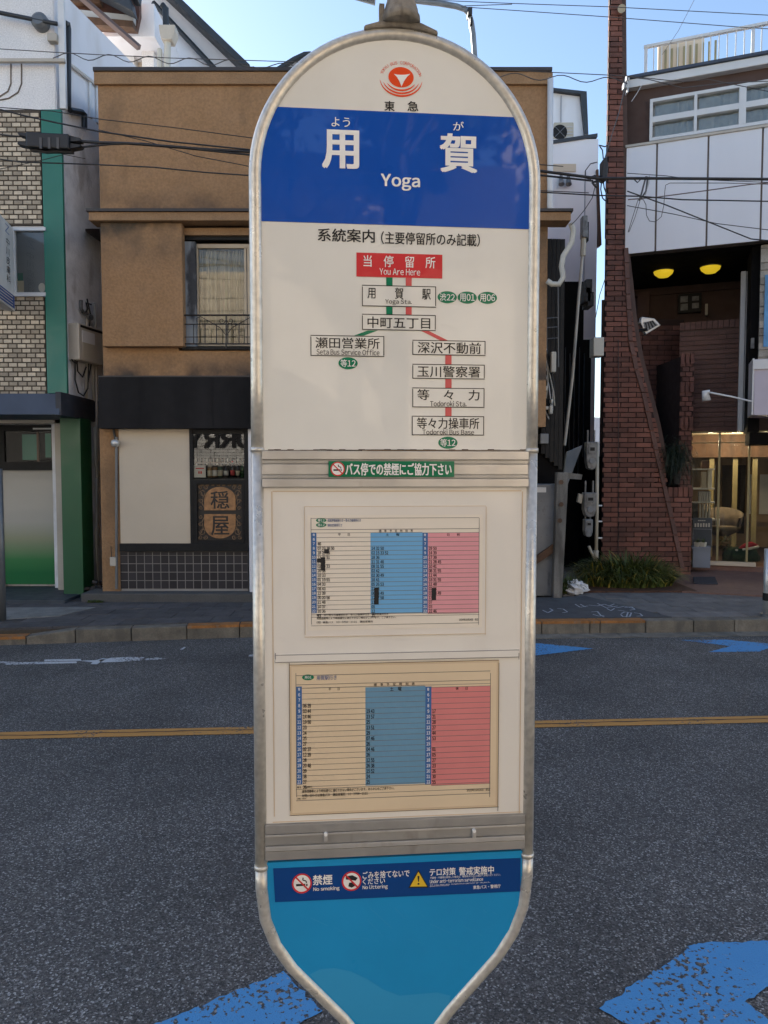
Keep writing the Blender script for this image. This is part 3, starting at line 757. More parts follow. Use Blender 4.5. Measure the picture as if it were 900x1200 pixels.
    dA = dict(w=['', '46', '07 23 38 50', '18 29 39', '13 32 51', '14 33', '02 19 33', '20 38', '10 33', '01 19 55', '04 33', '08 43', '22 39', '00 20 56', '21 48', '10 37', '10 36', '21', ''],
              b=['', '', '14 32 50', '02 15 33 52', '18 36', '11 31 48', '08 31 55', '02 42', '02 30 49', '18 41', '05 26 53', '22 43', '06 28 49', '12 37 58', '11', '05', '12', '21', ''],
              p=['', '', '29 50', '14 39', '17 39', '21 28 45', '10 41', '08 31 55', '11 44', '18 31 55', '11 48', '02 36', '03 28 49', '13', '07', '03', '22 46', '', ''],
              blk=((380, 643.5, 385.5, 648.5), (371.5, 654.5, 376, 659), (376, 653, 381, 668.5), (438.6, 688.5, 443.8, 708.5), (506, 689, 511, 703.5)))
    frA = [(364.5, 606.8, 561.5, 607.3), (364.5, 619.8, 561.5, 620.4), (364.5, 718.6, 561.5, 719.1), (364.5, 721.6, 561.5, 722.1), (364.5, 731.4, 561.5, 731.9), (364.5, 606.8, 365.0, 732), (561, 606.8, 561.5, 732)]
    timetable('timetable_sheet', (356.9, 593, 569.5, 744.8), (360.5, 603.5, 565.5, 737), (364.5, 371, 434.2, 495, 501.3, 561.5), 624.2, 718.7, ('sheet_white', 'sheet_print', 'tt_blue', 'tt_pink'), frA,
              [('標　準　予　定　時　刻　表', 444, 620.6, 484, 623.6), ('平　　日', 396, 625, 410, 628), ('土　　曜', 452, 625, 468, 628), ('日　　祝', 524, 625, 539, 628)],
              [('備考　急行等々力操車所行き　等々力操車所行き　瀬田営業所行き', 371, 718.9, 455, 721.4), ('道路混雑等により時刻通りに運行できない場合がございます。ご了承下さい。', 371, 722.6, 464, 725.2), ('（問）東急バス　03-3708-2121　瀬田営業所', 371, 727.6, 437, 730.2), ('2024年10月16日　改正', 538, 724.6, 560.5, 727.4)],
              dA, '', ((376.3, 609.8, '等12'), (376.3, 615.2, '等12')), (('成城学園前駅行き・等々力操車所行き', 384, 608, 423, 611.6), ('瀬田営業所行き', 384, 613.8, 401, 617.2)), False)
    dB = dict(w=['', '', '06 39', '03 44', '14 46', '19 50', '23', '24', '25', '27', '02 37', '12 39', '28', '20 48', '29', '38', '27', '25', ''],
              b=['', '', '', '19 43', '23 57', '25', '23 51', '29', '07 46', '26', '04 46', '26', '12 55', '26 38', '15 52', '24', '25', '', ''],
              p=['', '', '', '17', '21', '28', '27', '44', '53', '', '01', '05', '27', '23', '26', '30', '55', '', ''])
    frB = [(347, 788.7, 574.6, 789.3), (347, 799.4, 574.6, 800), (347, 803.6, 574.6, 804.1), (347, 920.5, 574.6, 921.1), (347, 928, 574.6, 928.5), (347, 933.6, 574.6, 934.2), (346.9, 788.7, 347.5, 934), (574.1, 788.7, 574.7, 934)]
    timetable('timetable_sheet', (339.3, 776.2, 584.4, 951), (342, 779, 581.5, 948), (347.2, 354, 428.3, 498.4, 505.4, 574.6), 804.6, 919.4, ('sheet_yellow', 'sheet_print_yellow', 'tt_blue_old', 'tt_pink_old'), frB,
              [('標　準　予　定　時　刻　表', 438, 800.2, 486, 803.4), ('平　　日', 385, 805.6, 398, 809), ('土　曜', 457, 804.8, 470.5, 809.6), ('休　　日', 534, 804.8, 548, 808.4)],
              [('備考　渋谷駅行', 348, 921.3, 366, 923.4), ('道路混雑等により時刻通りに運行できない場合がございます。あらかじめご了承下さい。', 354, 923.6, 462, 927.2), ('お問い合わせは東急バス　瀬田営業所　03-3708-2121', 354, 929.4, 431, 932.8), ('2023年10月16日　改正', 547, 924, 574, 927.2), ('（用賀・用06）', 348, 935.2, 359, 936.8)],
              dB, '', ((361, 793.8, '用01'),), (('用賀駅行き', 371, 791.4, 394.5, 796.8),), True)
    # ---- lower panel
    zl = S.uv(465, 1002.3)[1]
    inn = [(a + (tr * .55 if i < 4 else tr * .5), z) for i, (a, z) in enumerate(LL)]
    inn = [p for p in inn if p[1] < zl - .002]
    poly = [(cx - hw, zl)] + inn + [(2 * cx - a, z) for a, z in reversed(inn)] + [(cx + hw, zl)]
    lp = MB().pp(S, list(reversed(poly)), -.004, .004).build('lower_panel', 'lower_blue', root)
    w_ = [(363, 1142), (375, 1136), (392, 1134.5), (410, 1138), (430, 1147), (448, 1159), (468, 1167), (490, 1165), (512, 1163), (528, 1167), (524, 1184), (505, 1205), (425, 1205), (400, 1180), (375, 1155)]
    rs = MB(); quadpx(rs, S, w_, .0042); rs.build('glue_residue', 'lower_blue_residue', lp)
    rs = random.Random(12); sc_ = MB()
    for k in range(16):
        u, v = rs.uniform(335, 590), rs.uniform(1062, 1120); a_ = rs.uniform(.2, 1.1); l_ = rs.uniform(4, 42)
        if abs(u - 465) > 125 - (v - 1060) * .8: continue
        line(sc_, S, [(u, v), (u + l_ * math.cos(a_), v + l_ * math.sin(a_) * .8)], rs.uniform(.25, .55), .0044)
    sc_.build('scratch', 'lower_blue_residue', lp, kind='stuff')
    nb = MB(); nbp = [S.uv(320.2, 1018, .005), S.uv(322.4, 1057.3, .005), S.uv(609.8, 1044.6, .005), S.uv(610, 1005.6, .005)]
    nb.pp(S, nbp, .0042, .0052); nb.build('notice_band', 'notice_blue', lp)
    d = .0056
    nosmoke(lp, 353.8, 1035.3, 11.7, d); nosmoke(lp, 412, 1032.6, 11.5, d, True)
    L_ = lambda s_, *a, b=.01: text_obj(S, s_, *a, d + .0002, 'print_white', lp, b)
    L_('禁煙', 366.8, 1025.2, 389.3, 1036.8, b=.025); L_('No smoking', 367.3, 1039, 397.8, 1044.6, b=.02)
    L_('ごみを捨てないで', 425, 1020.2, 479.8, 1028.6, b=.015); L_('ください', 425, 1029.2, 451, 1036, b=.015); L_('No littering', 425, 1037, 454.2, 1042.6, b=.02)
    L_('テロ対策', 503.6, 1017.2, 533.8, 1026, b=.02); L_('警戒実施中', 538, 1015.4, 578.6, 1024.8, b=.02)
    L_('不審者・不審物を発見した場合は、乗務員または110番までお知らせください。', 504, 1025.6, 586.5, 1028.2, b=.004)
    L_('Under anti-terrorism surveillance', 503.8, 1029.4, 566, 1033.6, b=.016)
    L_('If you see any suspicious person or object,', 504, 1034.6, 574, 1036.6, b=.004); L_('please inform the police.', 504, 1037.2, 526, 1039, b=.004)
    L_('東急バス・警視庁', 554.5, 1037, 586.6, 1041.2, b=.015)
    t3 = lambda q: [(490.3, 1019 - q), (478.4 - q, 1040.6 + q * .7), (502.4 + q, 1040.2 + q * .7)]
    w = MB(); quadpx(w, S, t3(0), d); w.build('warning_sign', 'print_black', lp)
    w = MB(); quadpx(w, S, [(490.3, 1021.6), (480.6, 1039), (500.3, 1038.7)], d + .0003); w.build('warning_sign', 'warn_yellow', lp)
    w = MB(); quadpx(w, S, [(489.2, 1026.5), (491.6, 1026.5), (491, 1033.3), (489.9, 1033.3)], d + .0006); flat(w, S, ell(S, 490.4, 1035.8, 1.2, 1.2, d + .0006, 12), d + .0006); w.build('warning_sign', 'print_black', lp)
    return root
build_sign()
# ================================================================== BRICK LAYING
def in_poly(poly, x, y):
    c = False; n = len(poly)
    for i in range(n):
        (x0, y0), (x1, y1) = poly[i], poly[i - 1]
        if (y0 > y) != (y1 > y) and x < (x1 - x0) * (y - y0) / (y1 - y0) + x0: c = not c
    return c
def courses(pl, s0f, s1f, z0, z1, bl, bh, j, d0, d1, holes=(), rough=.002, minw=.03):
    """running-bond bricks between left edge s0f(z) and right edge s1f(z)"""
    out = []; z = z0; r = 0
    while z + bh * .6 < z1:
        zt = min(z + bh - j, z1); zm = (z + zt) / 2; L_, R_ = s0f(zm), s1f(zm)
        x = math.floor(L_ / bl) * bl - (bl / 2 if r % 2 else 0)
        while x < R_:
            a, b = max(x + j / 2, L_), min(x + bl - j / 2, R_)
            segs = [(a, b)]
            for h0, h1, g0, g1 in holes:
                if g0 < zm < g1:
                    ns = []
                    for p, q in segs:
                        if q <= h0 or p >= h1: ns.append((p, q))
                        else:
                            if p < h0: ns.append((p, h0))
                            if q > h1: ns.append((h1, q))
                    segs = ns
            for p, q in segs:
                if q - p > minw:
                    dd = d1 + rnd.uniform(-rough, rough)
                    sr = max(min(s1f(zt) - s1f(z), .05), -.05) if abs(q - R_) < 1e-6 else 0
                    out.append(hexa(pl, p, q + (-sr / 2 if sr else 0), z, zt, d0, dd, 0, sr))
            x += bl
        z += bh; r += 1
    return out

# ================================================================== LEFT BUILDING, white above cream brick
LP = Pl(0, 9.0, 0); LS = Pl(-3.88, 9.0, -78)
def left_building():
    t = thing('white_brick_building', (-6, 9, .13), 'white walled building with cream brick facing and tall green fin, at the left edge', 'building')
    xr = -3.88
    zt = LP.uv(30, -40)[1]; zg = LP.uv(30, 486)[1]
    zw = LP.uv(30, 130)[1]
    MB().box(-9.5, xr, 9.0, 20, zg, 7.38).build('upper_wall', 'white_wall', t)
    MB().box(-9.5, xr, 9.75, 20, .13, zg - .003).build('lower_wall', 'white_rough_wall', t)
    # rough rendered side skin
    zsk = LS.uv(98, 133)[1]
    MB().pb(LS, .01, 2.7, zg, zsk, -.5, .012).build('side_render', 'white_rough_wall', t)
    MB().pb(LS, .48, 2.7, .13, zg - .002, -.5, .010).build('side_render', 'white_rough_wall', t)
    MB().pb(LS, .01, 3.2, zsk + .002, 7.38, -.7, .008).build('side_wall', 'white_panel', t)
    MB().px(LP, 68, -40, 75.5, 127, 0, .05).build('corner_post', 'white_metal', t, bevel=.006)
    MB().px(LP, -230, 68, 75.5, 72, .05, .10).build('moulding', 'beige_metal', t, bevel=.004)
    a = LS.uv(76, 71, .02); b = LS.uv(113, 100, .02)
    MB().tube([LS.w(a[0], .03, a[1]), LS.w(b[0], .03, b[1])], .028, 6).build('moulding', 'white_metal', t)
    for u in (105, 113):
        q = LS.uv(u, 110, .01); MB().pb(LS, q[0] - .03, q[0] + .03, LS.uv(98, 133)[1], LS.uv(u, 95)[1], .012, .03).build('cladding_joint', 'white_metal', t)
    # engraved curves on the upper wall
    for pts in ([(25, 73), (25, 98), (21, 108), (10, 115), (-6, 118)], [(12.5, 73), (12.5, 98), (9, 107), (-4, 115)]):
        ps = [LP.uv(u, v, .01) for u, v in pts]; MB().tube([LP.w(s, .006, z) for s, z in ps], .008, 5).build('wall_groove', 'panel_joint', t)
    # vent hood, junction box, handrail pipe
    s, z = LP.uv(45, 23, .1); MB().tube([LP.w(s, 0, z), LP.w(s, .09, z), LP.w(s, .12, z)], [.095, .095, .06], 20).build('vent_hood', 'grey_pipe', t)
    MB().px(LP, 55, 38, 66, 47.5, 0, .09).build('junction_box', 'beige_metal', t, bevel=.008)
    # cream bricks; mortar bed proud of the wall
    zb0 = zg; zb1 = zw; sR = LP.uv(52, 300)[0]; sL = -9.4
    w = LP.rc(15.5, 268, 58, 344, .0); wl, wr, w0, w1 = w[0], w[1], w[2], w[3]
    wr = sR
    mb = MB(); mb.pb(LP, sL, wl - .9, zb0, zb1, .001, .03); mb.pb(LP, wl - .9, sR, w1 + .03, zb1, .001, .03); mb.pb(LP, wl - .9, sR, zb0, w0 - .03, .001, .03); mb.pb(LP, wl - .9, wl, w0 - .03, w1 + .03, .001, .03)
    mb.build('mortar_bed', 'mortar_dark', t)
    bl, bh = 10.6 / F * 9, 5.42 / F * 9
    out = courses(LP, lambda z: sL, lambda z: sR, zb0 + .01, zb1, bl, bh, .016, .029, .036, holes=[(wl - .02, sR + 1, w0 - .03, w1 + .03)])
    ul = LP.uv(-4, 300)[0]
    vis = [b for b in out if b[1].x > ul]; off = [b for b in out if b[1].x <= ul]
    vis.sort(key=lambda b: -(b[1] - b[0]).length)
    pieces(vis, 'brick', 'brick_cream', t, 300)
    mb = MB()
    for b in off: mb.add(b, [(0, 3, 2, 1), (4, 5, 6, 7), (0, 1, 5, 4), (1, 2, 6, 5), (3, 0, 4, 7)])
    mb.build('brick', 'brick_cream', t, kind='stuff')
    # window
    f = MB()
    for q in ((13, 266, 53, 270), (13, 342.5, 53, 347), (13.5, 270, 17, 342.5)): f.px(LP, *q, .002, .07)
    wf = f.build('window', 'white_metal', t)
    mb = MB(); rect(mb, LP, 16, 269, 53, 343, .03); mb.build('pane', 'window_glass', wf)
    mb = MB(); rect(mb, LP, 16, 269, 53, 343, .003); mb.build('reflection_backing', 'grey_planter', wf)  # paler grey backing stands in for the reflection on this pane
    mb = MB(); rect(mb, LP, 17, 320, 27, 329, .006); mb.build('green_tub', 'green_fin', wf)
    mb = MB(); rect(mb, LP, 17, 329, 28, 343, .006); mb.build('cream_tub', 'curtain', wf)
    mb = MB(); flat(mb, LP, ell(LP, 49, 337, 4, 5.5, .007, 16), .007); mb.build('white_vase', 'white_cloth', wf)
    # green fin
    MB().px(LP, 51.5, 128, 75, 461, .0, .05).build('green_fin', 'green_fin', t, bevel=.006)
    # blue-grey shop awning
    z0, z1 = LP.uv(40, 486, .4)[1], LP.uv(40, 461, .4)[1]; xa = -3.72
    mb = MB(); mb.prism([Vector(p) for p in ((-9.5, 8.9, z1 + .03), (-9.5, 8.62, z1), (-9.5, 8.55, z0), (-9.5, 9.7, z0))], [Vector(p) for p in ((xa - .03, 8.9, z1 + .03), (xa - .02, 8.62, z1), (xa, 8.55, z0), (xa, 9.7, z0))])
    mb.build('awning', 'awning_blue', t)
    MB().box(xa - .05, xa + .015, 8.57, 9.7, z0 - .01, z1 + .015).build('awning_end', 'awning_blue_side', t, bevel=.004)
    # green pillar
    mb = MB(); mb.box(-3.945, -3.70, 9.08, 9.42, .13, z0); mb.build('green_pillar', 'green_pillar', t, bevel=.004)
    MB().box(-9.5, -3.945, 9.4, 9.5, LP.uv(40, 496, -.4)[1], z0 - .002).build('header_beam', 'beige_metal', t)
    P2 = Pl(0, 9.45, 0)
    a, b, c, d = P2.rc(68, 487, 75.5, 693); MB().pb(P2, a, b, .13, d, -.04, .05).build('shopfront_post', 'beige_metal', t)
    P3 = Pl(0, 9.7, 0)
    fz = .17
    MB().box(-9.5, -3.74, 8.62, 9.72, .10, fz).build('entrance_floor', 'floor_slate', t)
    MB().px(P3, -120, 498, 67, 505, 0, .05).build('transom_frame', 'black_wood', t)
    MB().px(P3, -120, 541, 67, 551, 0, .06).build('transom_frame', 'black_wood', t)
    MB().px(P3, 61, 505, 67, 541, 0, .05).build('transom_frame', 'black_wood', t); MB().px(P3, -2, 505, 5, 541, 0, .05).build('transom_frame', 'black_wood', t)
    mb = MB(); rect(mb, P3, 4, 505, 62, 541, .03); mb.build('transom_pane', 'dull_glass', t)
    mb = MB(); rect(mb, P3, -120, 498, 67, 550, .002); mb.build('transom_backing', 'shade_black', t)
    for q in ((26, 509, 43, 539), (53, 508, 60, 536)):
        mb = MB(); rect(mb, P3, *q, .004); mb.build('hung_card', 'green_fin', t)
    mb = MB(); rect(mb, P3, 38.5, 501.5, 60, 503.2, .052); mb.build('lamp_tube', 'white_metal', t)
    MB().px(P3, 43, 506, 45.5, 541, .003, .02).build('hung_card', 'brown_wood', t)
    a, b, c, d = P3.rc(3.5, 551, 67, 680); MB().pb(P3, a, b, fz + .03, d, -.01, .02).build('frosted_door', 'frosted_film', t)
    MB().px(P3, 65.5, 551, 68.5, 688, 0, .03).build('door_stile', 'black_wood', t); MB().px(P3, -5, 551, 2.5, 688, 0, .03).build('door_stile', 'black_wood', t)
    MB().px(P3, 2.5, 551, 4, 688, 0, .035).build('door_stile', 'beige_metal', t)
    MB().pb(P3, -9, a, fz, d, -.02, -.005).build('side_window_film', 'frosted_film', t)
    # drain pipe on the side wall
    q = lambda u, v, d=.06: LS.w(LS.uv(u, v, d)[0], d, LS.uv(u, v, d)[1])
    MB().tube([q(76, 27), q(79.5, 28.5), q(80, 33), q(80, 126), q(82, 129), q(96, 131.5), q(99, 134), q(99, 150)], .035, 8).build('drain_pipe', 'dark_pipe', t)
    # pale services on the side wall
    for pts, r in (([(101, 352), (103, 365), (102, 378), (101, 470)], .018), ([(110, 355), (112, 380), (108, 400), (110, 470)], .02), ([(112, 400), (113, 470), (114, 640)], .02),
                   ([(111, 500), (112, 545), (116, 556), (119, 557)], .02), ([(113, 560), (113, 650), (116, 690)], .018)):
        MB().tube([q(u, v, .05) for u, v in pts], r, 6).build('conduit', 'beige_metal', t, smooth=True)
    for pts in ([(88, 420), (88, 445), (92, 460), (98, 464), (103, 455), (104, 420)], [(90, 420), (91, 435), (97, 442), (101, 430)], [(84, 421), (86, 424), (90, 426)], [(102, 350), (106, 368), (104, 395), (108, 420), (103, 450)], [(96, 366), (99, 368), (103, 362), (101, 355), (107, 357)]):
        MB().tube([q(u, v, .07) for u, v in pts], .010, 5).build('service_cable', 'cable_black', t)
    MB().tube([q(95, 352), q(95, 362), q(99, 368), q(102, 367)], .025, 6).build('insulator', 'meter_grey', t)
    MB().tube([q(104, 372), q(107, 372, .1)], .04, 8).build('insulator', 'meter_grey', t)
    s0, z0_ = LS.uv(82, 418, .16); s1, z1_ = LS.uv(105, 378, .16)
    bx = MB().pb(LS, .13, .66, LP.uv(85, 420)[1], LP.uv(85, 376)[1] , .012, .16).build('meter_cabinet', 'beige_metal', t, bevel=.012)
    zc0, zc1 = LP.uv(85, 420)[1], LP.uv(85, 376)[1]
    MB().pb(LS, .16, .63, zc1 - .05, zc1 - .02, .161, .166).build('cabinet_slot', 'black_wood', bx)
    MB().pb(LS, .19, .45, zc1 - .22, zc1 - .08, .161, .166).build('cabinet_plate', 'white_metal', bx)
    MB().pb(LS, .2, .5, zc0 + .05, zc0 + .22, .161, .164).build('cabinet_plate', 'meter_beige', bx)
    # little dark bracket and the stump of a canopy
    MB().prism([q(100, 271, .02), q(100, 268, .02), q(117, 268, .02), q(118, 284, .02)], [q(100, 271, .18), q(100, 268, .18), q(117, 268, .18), q(118, 284, .18)]).build('canopy_stub', 'dark_coping', t)
    # roof eave with rafters, seen from below (it slopes down to the right)
    EP = Pl(0, 12.0, 0); e_ = EP.uv
    MB().pp(EP, [e_(60, -60), e_(160, -60), e_(161, 12), e_(157, 31), e_(98, 28), e_(74, 0)], -.2, -.1).build('eave_boards', 'stain_wood', t)
    MB().pp(EP, [e_(91, 21), e_(157, 27), e_(157, 34), e_(97, 31)], -.099, .06).build('rafter', 'brown_wood', t)
    MB().pp(EP, [e_(92, 12), e_(157, 19), e_(157, 26), e_(92, 20)], -.099, .02).build('rafter', 'soffit_white', t)
    MB().pp(EP, [e_(80, -6), e_(118, -2), e_(118, 5), e_(80, 2)], -.099, .02).build('rafter', 'brown_wood', t)
    MB().pp(EP, [e_(98, -25), e_(160, 12), e_(163, 27), e_(112, 0), e_(98, -8)], .061, .3).build('fascia', 'roof_dark', t, bevel=.01)
    MB().pp(EP, [e_(156, 2), e_(168, 3), e_(167, 11), e_(160, 10)], .061, .32).build('fascia', 'roof_dark', t, bevel=.01)
    return t
left_building()

# white gable house and stepped block behind the stucco building
def back_house():
    H = Pl(0, 14.5, 0)
    t = thing('gabled_white_house', (-4, 15, 0), 'white house with a steep dark roof edge, behind the brown stucco building at upper left', 'house')
    P = H.uv
    MB().pp(H, [(P(100, 100)[0], 0), (P(283, 100)[0], 0), P(283, 84), P(186, -8), P(100, -95)], -7, 0).build('gable_wall', 'white_panel', t)
    a, b = P(286, 87.5), P(150, -43)
    dx = .18
    MB().pp(H, [a, (a[0] + dx, a[1]), (b[0] + dx, b[1]), b], -7.2, .35).build('roof_edge', 'roof_dark', t, bevel=.02)
    p = [P(176, -4, .3), P(258, 84, .3)]; MB().tube([H.w(s, .12, z) for s, z in p], .05, 6).build('rake_gutter', 'roof_dark', t)
    # stepped cream block with the rain hopper
    K = Pl(0, 12.6, 0)
    t2 = thing('cream_rear_block', (-4.4, 13, 0), 'cream stepped wall block with rain hopper, rising behind the left end of the brown roof', 'building')
    a, b, c, d = K.rc(100, 44, 163, 100); MB().pb(K, a, b, 0, d, -1.5, -.5).build('wall', 'cream_wall', t2)
    a, b, c, d = K.rc(163, 46, 177, 100); MB().pb(K, a, b, 0, d, -1.5, -.15).build('wall', 'white_wall', t2)
    MB().px(K, 120, 4, 181, 43, -1.2, .25).build('bay', 'white_panel', t2, bevel=.01)
    MB().px(K, 149, 46, 157, 90, -.5, -.3).build('corner_board', 'white_metal', t2)
    q = lambda u, v, d=.4: K.w(K.uv(u, v, d)[0], d, K.uv(u, v, d)[1])
    h = MB(); h.pp(K, [K.uv(191, 50, .4), K.uv(203, 50, .4), K.uv(207, 40, .4), K.uv(207, 33, .4), K.uv(188, 33, .4), K.uv(189, 42, .4)], .28, .5); h.build('rain_hopper', 'beige_metal', t2, bevel=.01)
    MB().tube([q(196.5, 50), q(195.5, 90)], .055, 8).build('downpipe', 'flex_pipe', t2)
    MB().tube([q(187, 58), q(187, 90)], .04, 8).build('downpipe', 'flex_pipe', t2)
    MB().tube([q(194.5, 33), q(194, 10), q(190, 6)], .05, 8).build('downpipe', 'dark_pipe', t2)
    MB().tube([q(92, -6, .9), q(163, 56, .9)], .05, 4).build('loose_gutter', 'cable_brown', t2)
back_house()

# ================================================================== BROWN STUCCO BUILDING
BP = Pl(0, 8.9, 0)
def brown_building():
    t = thing('brown_stucco_building', (-.7, 8.9, .13), 'two storey brown stucco building with black awning, straight behind the bus stop', 'building')
    xl = BP.uv(117.5, 250)[0]; xr = BP.uv(643, 180)[0]
    zr = BP.uv(380, 86)[1]; ze = BP.uv(380, 265)[1]; zl = BP.uv(380, 408)[1]; za = BP.uv(380, 444)[1]
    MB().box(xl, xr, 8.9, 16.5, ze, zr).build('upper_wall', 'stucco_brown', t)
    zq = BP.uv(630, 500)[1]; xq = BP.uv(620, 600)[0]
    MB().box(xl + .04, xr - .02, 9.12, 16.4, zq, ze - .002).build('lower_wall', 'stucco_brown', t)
    MB().box(xl + .02, xq - .02, 9.12, 16.4, .13, zq - .002).build('lower_wall', 'stucco_brown', t)
    MB().pb(BP, xl - .03, xr + .03, BP.uv(380, 100.5)[1], zr, .0, .04).build('parapet_band', 'stucco_trim', t, bevel=.006)
    MB().box(xl - .035, xr + .02, 8.84, 16.55, zr, zr + .045).build('coping', 'dark_coping', t, bevel=.006)
    # string course between storeys
    MB().pb(BP, xl - .06, BP.uv(669, 262, .2)[0], ze, ze + .095, -.05, .2).build('eave_board', 'stucco_trim', t, bevel=.005)
    MB().pb(BP, xl - .08, BP.uv(669, 262, .2)[0] + .02, ze + .097, ze + .128, -.05, .225).build('eave_flashing', 'dark_coping', t)
    # middle wall: shutter box, wall under the window, pier to the right
    lo = MB(); lo.pb(BP, xl, xl + .9, za - .4, ze - .002, -.21, 0); lo.build('pier', 'stucco_brown', t)
    wr = BP.uv(430, 340)[0]
    MB().pb(BP, xl + .9, wr, za - .4, zl - .03, -.21, 0).build('apron_wall', 'stucco_brown', t)
    MB().pb(BP, wr, xr, zq, ze - .002, -.21, 0).build('pier', 'stucco_brown', t)
    MB().pb(BP, wr, xq, .13, zq - .002, -.21, 0).build('pier', 'stucco_brown', t)
    a, b, c, d = BP.rc(123, 268, 214, 408, .13)
    MB().pb(BP, xl + .045, b, zl, ze - .004, 0, .13).build('shutter_box', 'stucco_brown', t, bevel=.008)
    MB().px(BP, 216, 267, 432, 275.5, -.15, .02).build('window_lintel', 'stucco_trim', t)
    MB().px(BP, 216, 276, 432, 281, -.15, -.02).build('window_lintel', 'black_wood', t)
    MB().px(BP, 216.5, 283, 229.5, 406, -.15, -.01).build('shutter_post', 'weathered_post', t)
    MB().px(BP, 213, 406, 432, 409.5, -.15, .04).build('window_sill', 'black_wood', t)
    wf = MB()
    for q in ((229.5, 286, 430, 290.5), (229.5, 402, 430, 405.5), (229.8, 290, 232.6, 402), (286.5, 290, 289, 402), (290, 290, 293, 402), (355, 290, 360, 402), (424, 290, 430, 402)): wf.px(BP, *q, -.14, -.07)
    wf = wf.build('window', 'window_frame_beige', t)
    g = MB(); rect(g, BP, 231, 289, 428, 403, -.095); g.build('pane', 'window_glass', wf)
    # curtain with folds
    cu = MB(); a, b, c, d = BP.rc(231, 290, 287, 403, -.15); n = 60
    for i in range(n + 1):
        s = a + (b - a) * i / n; dd = -.17 + .014 * math.sin(i * 1.9 + math.sin(i * .7) * 1.5)
        cu.v += [BP.w(s, dd, c), BP.w(s, dd, d)]
        if i: k = 2 * i; cu.f.append((k - 2, k, k + 1, k - 1))
    cu.build('curtain', 'curtain', wf)
    g = MB(); rect(g, BP, 289, 289, 430, 403, -.19); g.build('curtain', 'curtain_grey', wf)
    # wrought iron guard
    def bar(pts, w=.008, m='iron_dark', name='guard_bar', par=None):
        return MB().tube([BP.w(BP.uv(u, v, .07)[0], .07, BP.uv(u, v, .07)[1]) for u, v in pts], w, 5).build(name, m, par)
    gd = bar([(213, 369.5), (432, 369.5)], .011, par=t, name='window_guard')
    bar([(213, 380), (432, 380)], .007, par=gd); bar([(213, 403), (432, 403)], .009, par=gd)
    for u in range(214, 432, 51): bar([(u, 369), (u, 408)], .009, par=gd)
    for u in [227 + 13.3 * k for k in range(16)]: bar([(u, 380), (u, 403)], .006, par=gd)
    bar([(213, 395), (432, 395)], .005, par=gd)
    for u0 in (265, 367):
        for sg in (-1, 1):
            bar([(u0 + sg * (5 - 4.0 * math.cos(k * .9) * (1 - k * .09)), 376 + 4.2 * math.sin(k * .9) * (1 - k * .09)) for k in range(9)], .005, par=gd)
            bar([(u0 + sg * 1, 392), (u0 + sg * 7, 384), (u0 + sg * 30, 371), (u0 + sg * 35, 373), (u0 + sg * 34, 377)], .005, par=gd)
    # awning
    ar = BP.uv(590, 470, .3)[0]; z1 = za + .01; z0 = BP.uv(250, 502, .15)[1]
    pr = [(.0, z1), (.10, z1), (.15, z0 + .02), (.15, z0), (0, z0)]
    xa = xl - .02
    MB().prism([BP.w(ar, d, z) for d, z in pr], [BP.w(xa, d, z) for d, z in pr]).build('awning', 'awning_black', t)
    MB().pb(BP, xa - .01, ar, z1 - .012, z1 + .018, 0, .085).build('awning_flashing', 'dark_coping', t, bevel=.004)
    for u in (244.5, 311):
        s = BP.uv(u, 470, .3)[0]; MB().prism([BP.w(s + .008, d + .004, z) for d, z in pr[:4]], [BP.w(s - .008, d + .004, z) for d, z in pr[:4]]).build('awning_seam', 'awning_black', t)
    # ground floor
    MB().px(BP, 118.5, 500, 141, 697, -.2, 0).build('corner_pilaster', 'stucco_brown', t)
    MB().px(BP, 140, 500, 223, 637, -.2, .02).build('cream_panel', 'cream_wall', t, bevel=.004)
    MB().px(BP, 140, 637, 291, 646.5, -.2, .05).build('dark_rail', 'black_wood', t, bevel=.004)
    a, b, c, d = BP.rc(141, 646.5, 290.5, 697, .0)
    zf = .235
    MB().pb(BP, a, b, zf, d, -.2, .0).build('dado_grout', 'grout_grey', t)
    bw = (b - a) / 15.7; rows = []; rh = (d - zf - .012) / 4.55
    for j in range(5):
        z0_ = d - .045 - rh * (j) if j else d - .045
        zt_ = d - .004 if j == 0 else d - .047 - rh * (j - 1); zb_ = d - .043 if j == 0 else zt_ - rh + .008
        zb_ = max(zb_, zf)
        if j > 0 and zt_ - zb_ < .02: continue
        for i in range(16):
            x0 = a + i * bw + .0045; x1 = min(a + (i + 1) * bw - .0045, b)
            rows.append(hexa(BP, x0, x1, zb_, zt_, 0, .003 + rnd.uniform(-.001, .001)))
    pieces(rows, 'tile', 'tile_dark', t)
    MB().box(xl - .25, xr - .3, 8.72, 9.13, .12, zf - .003).build('door_step', 'step_grey', t, bevel=.01)
    MB().px(BP, 291.5, 501, 299, 697, -.2, .05).build('door_jamb', 'white_panel', t, bevel=.004)
    da, db, dz = BP.uv(299, 600)[0], wr, BP.uv(300, 501)[1]
    MB().pb(BP, da, db, zf, dz, -.21, -.18).build('door_backing', 'shade_black', t)
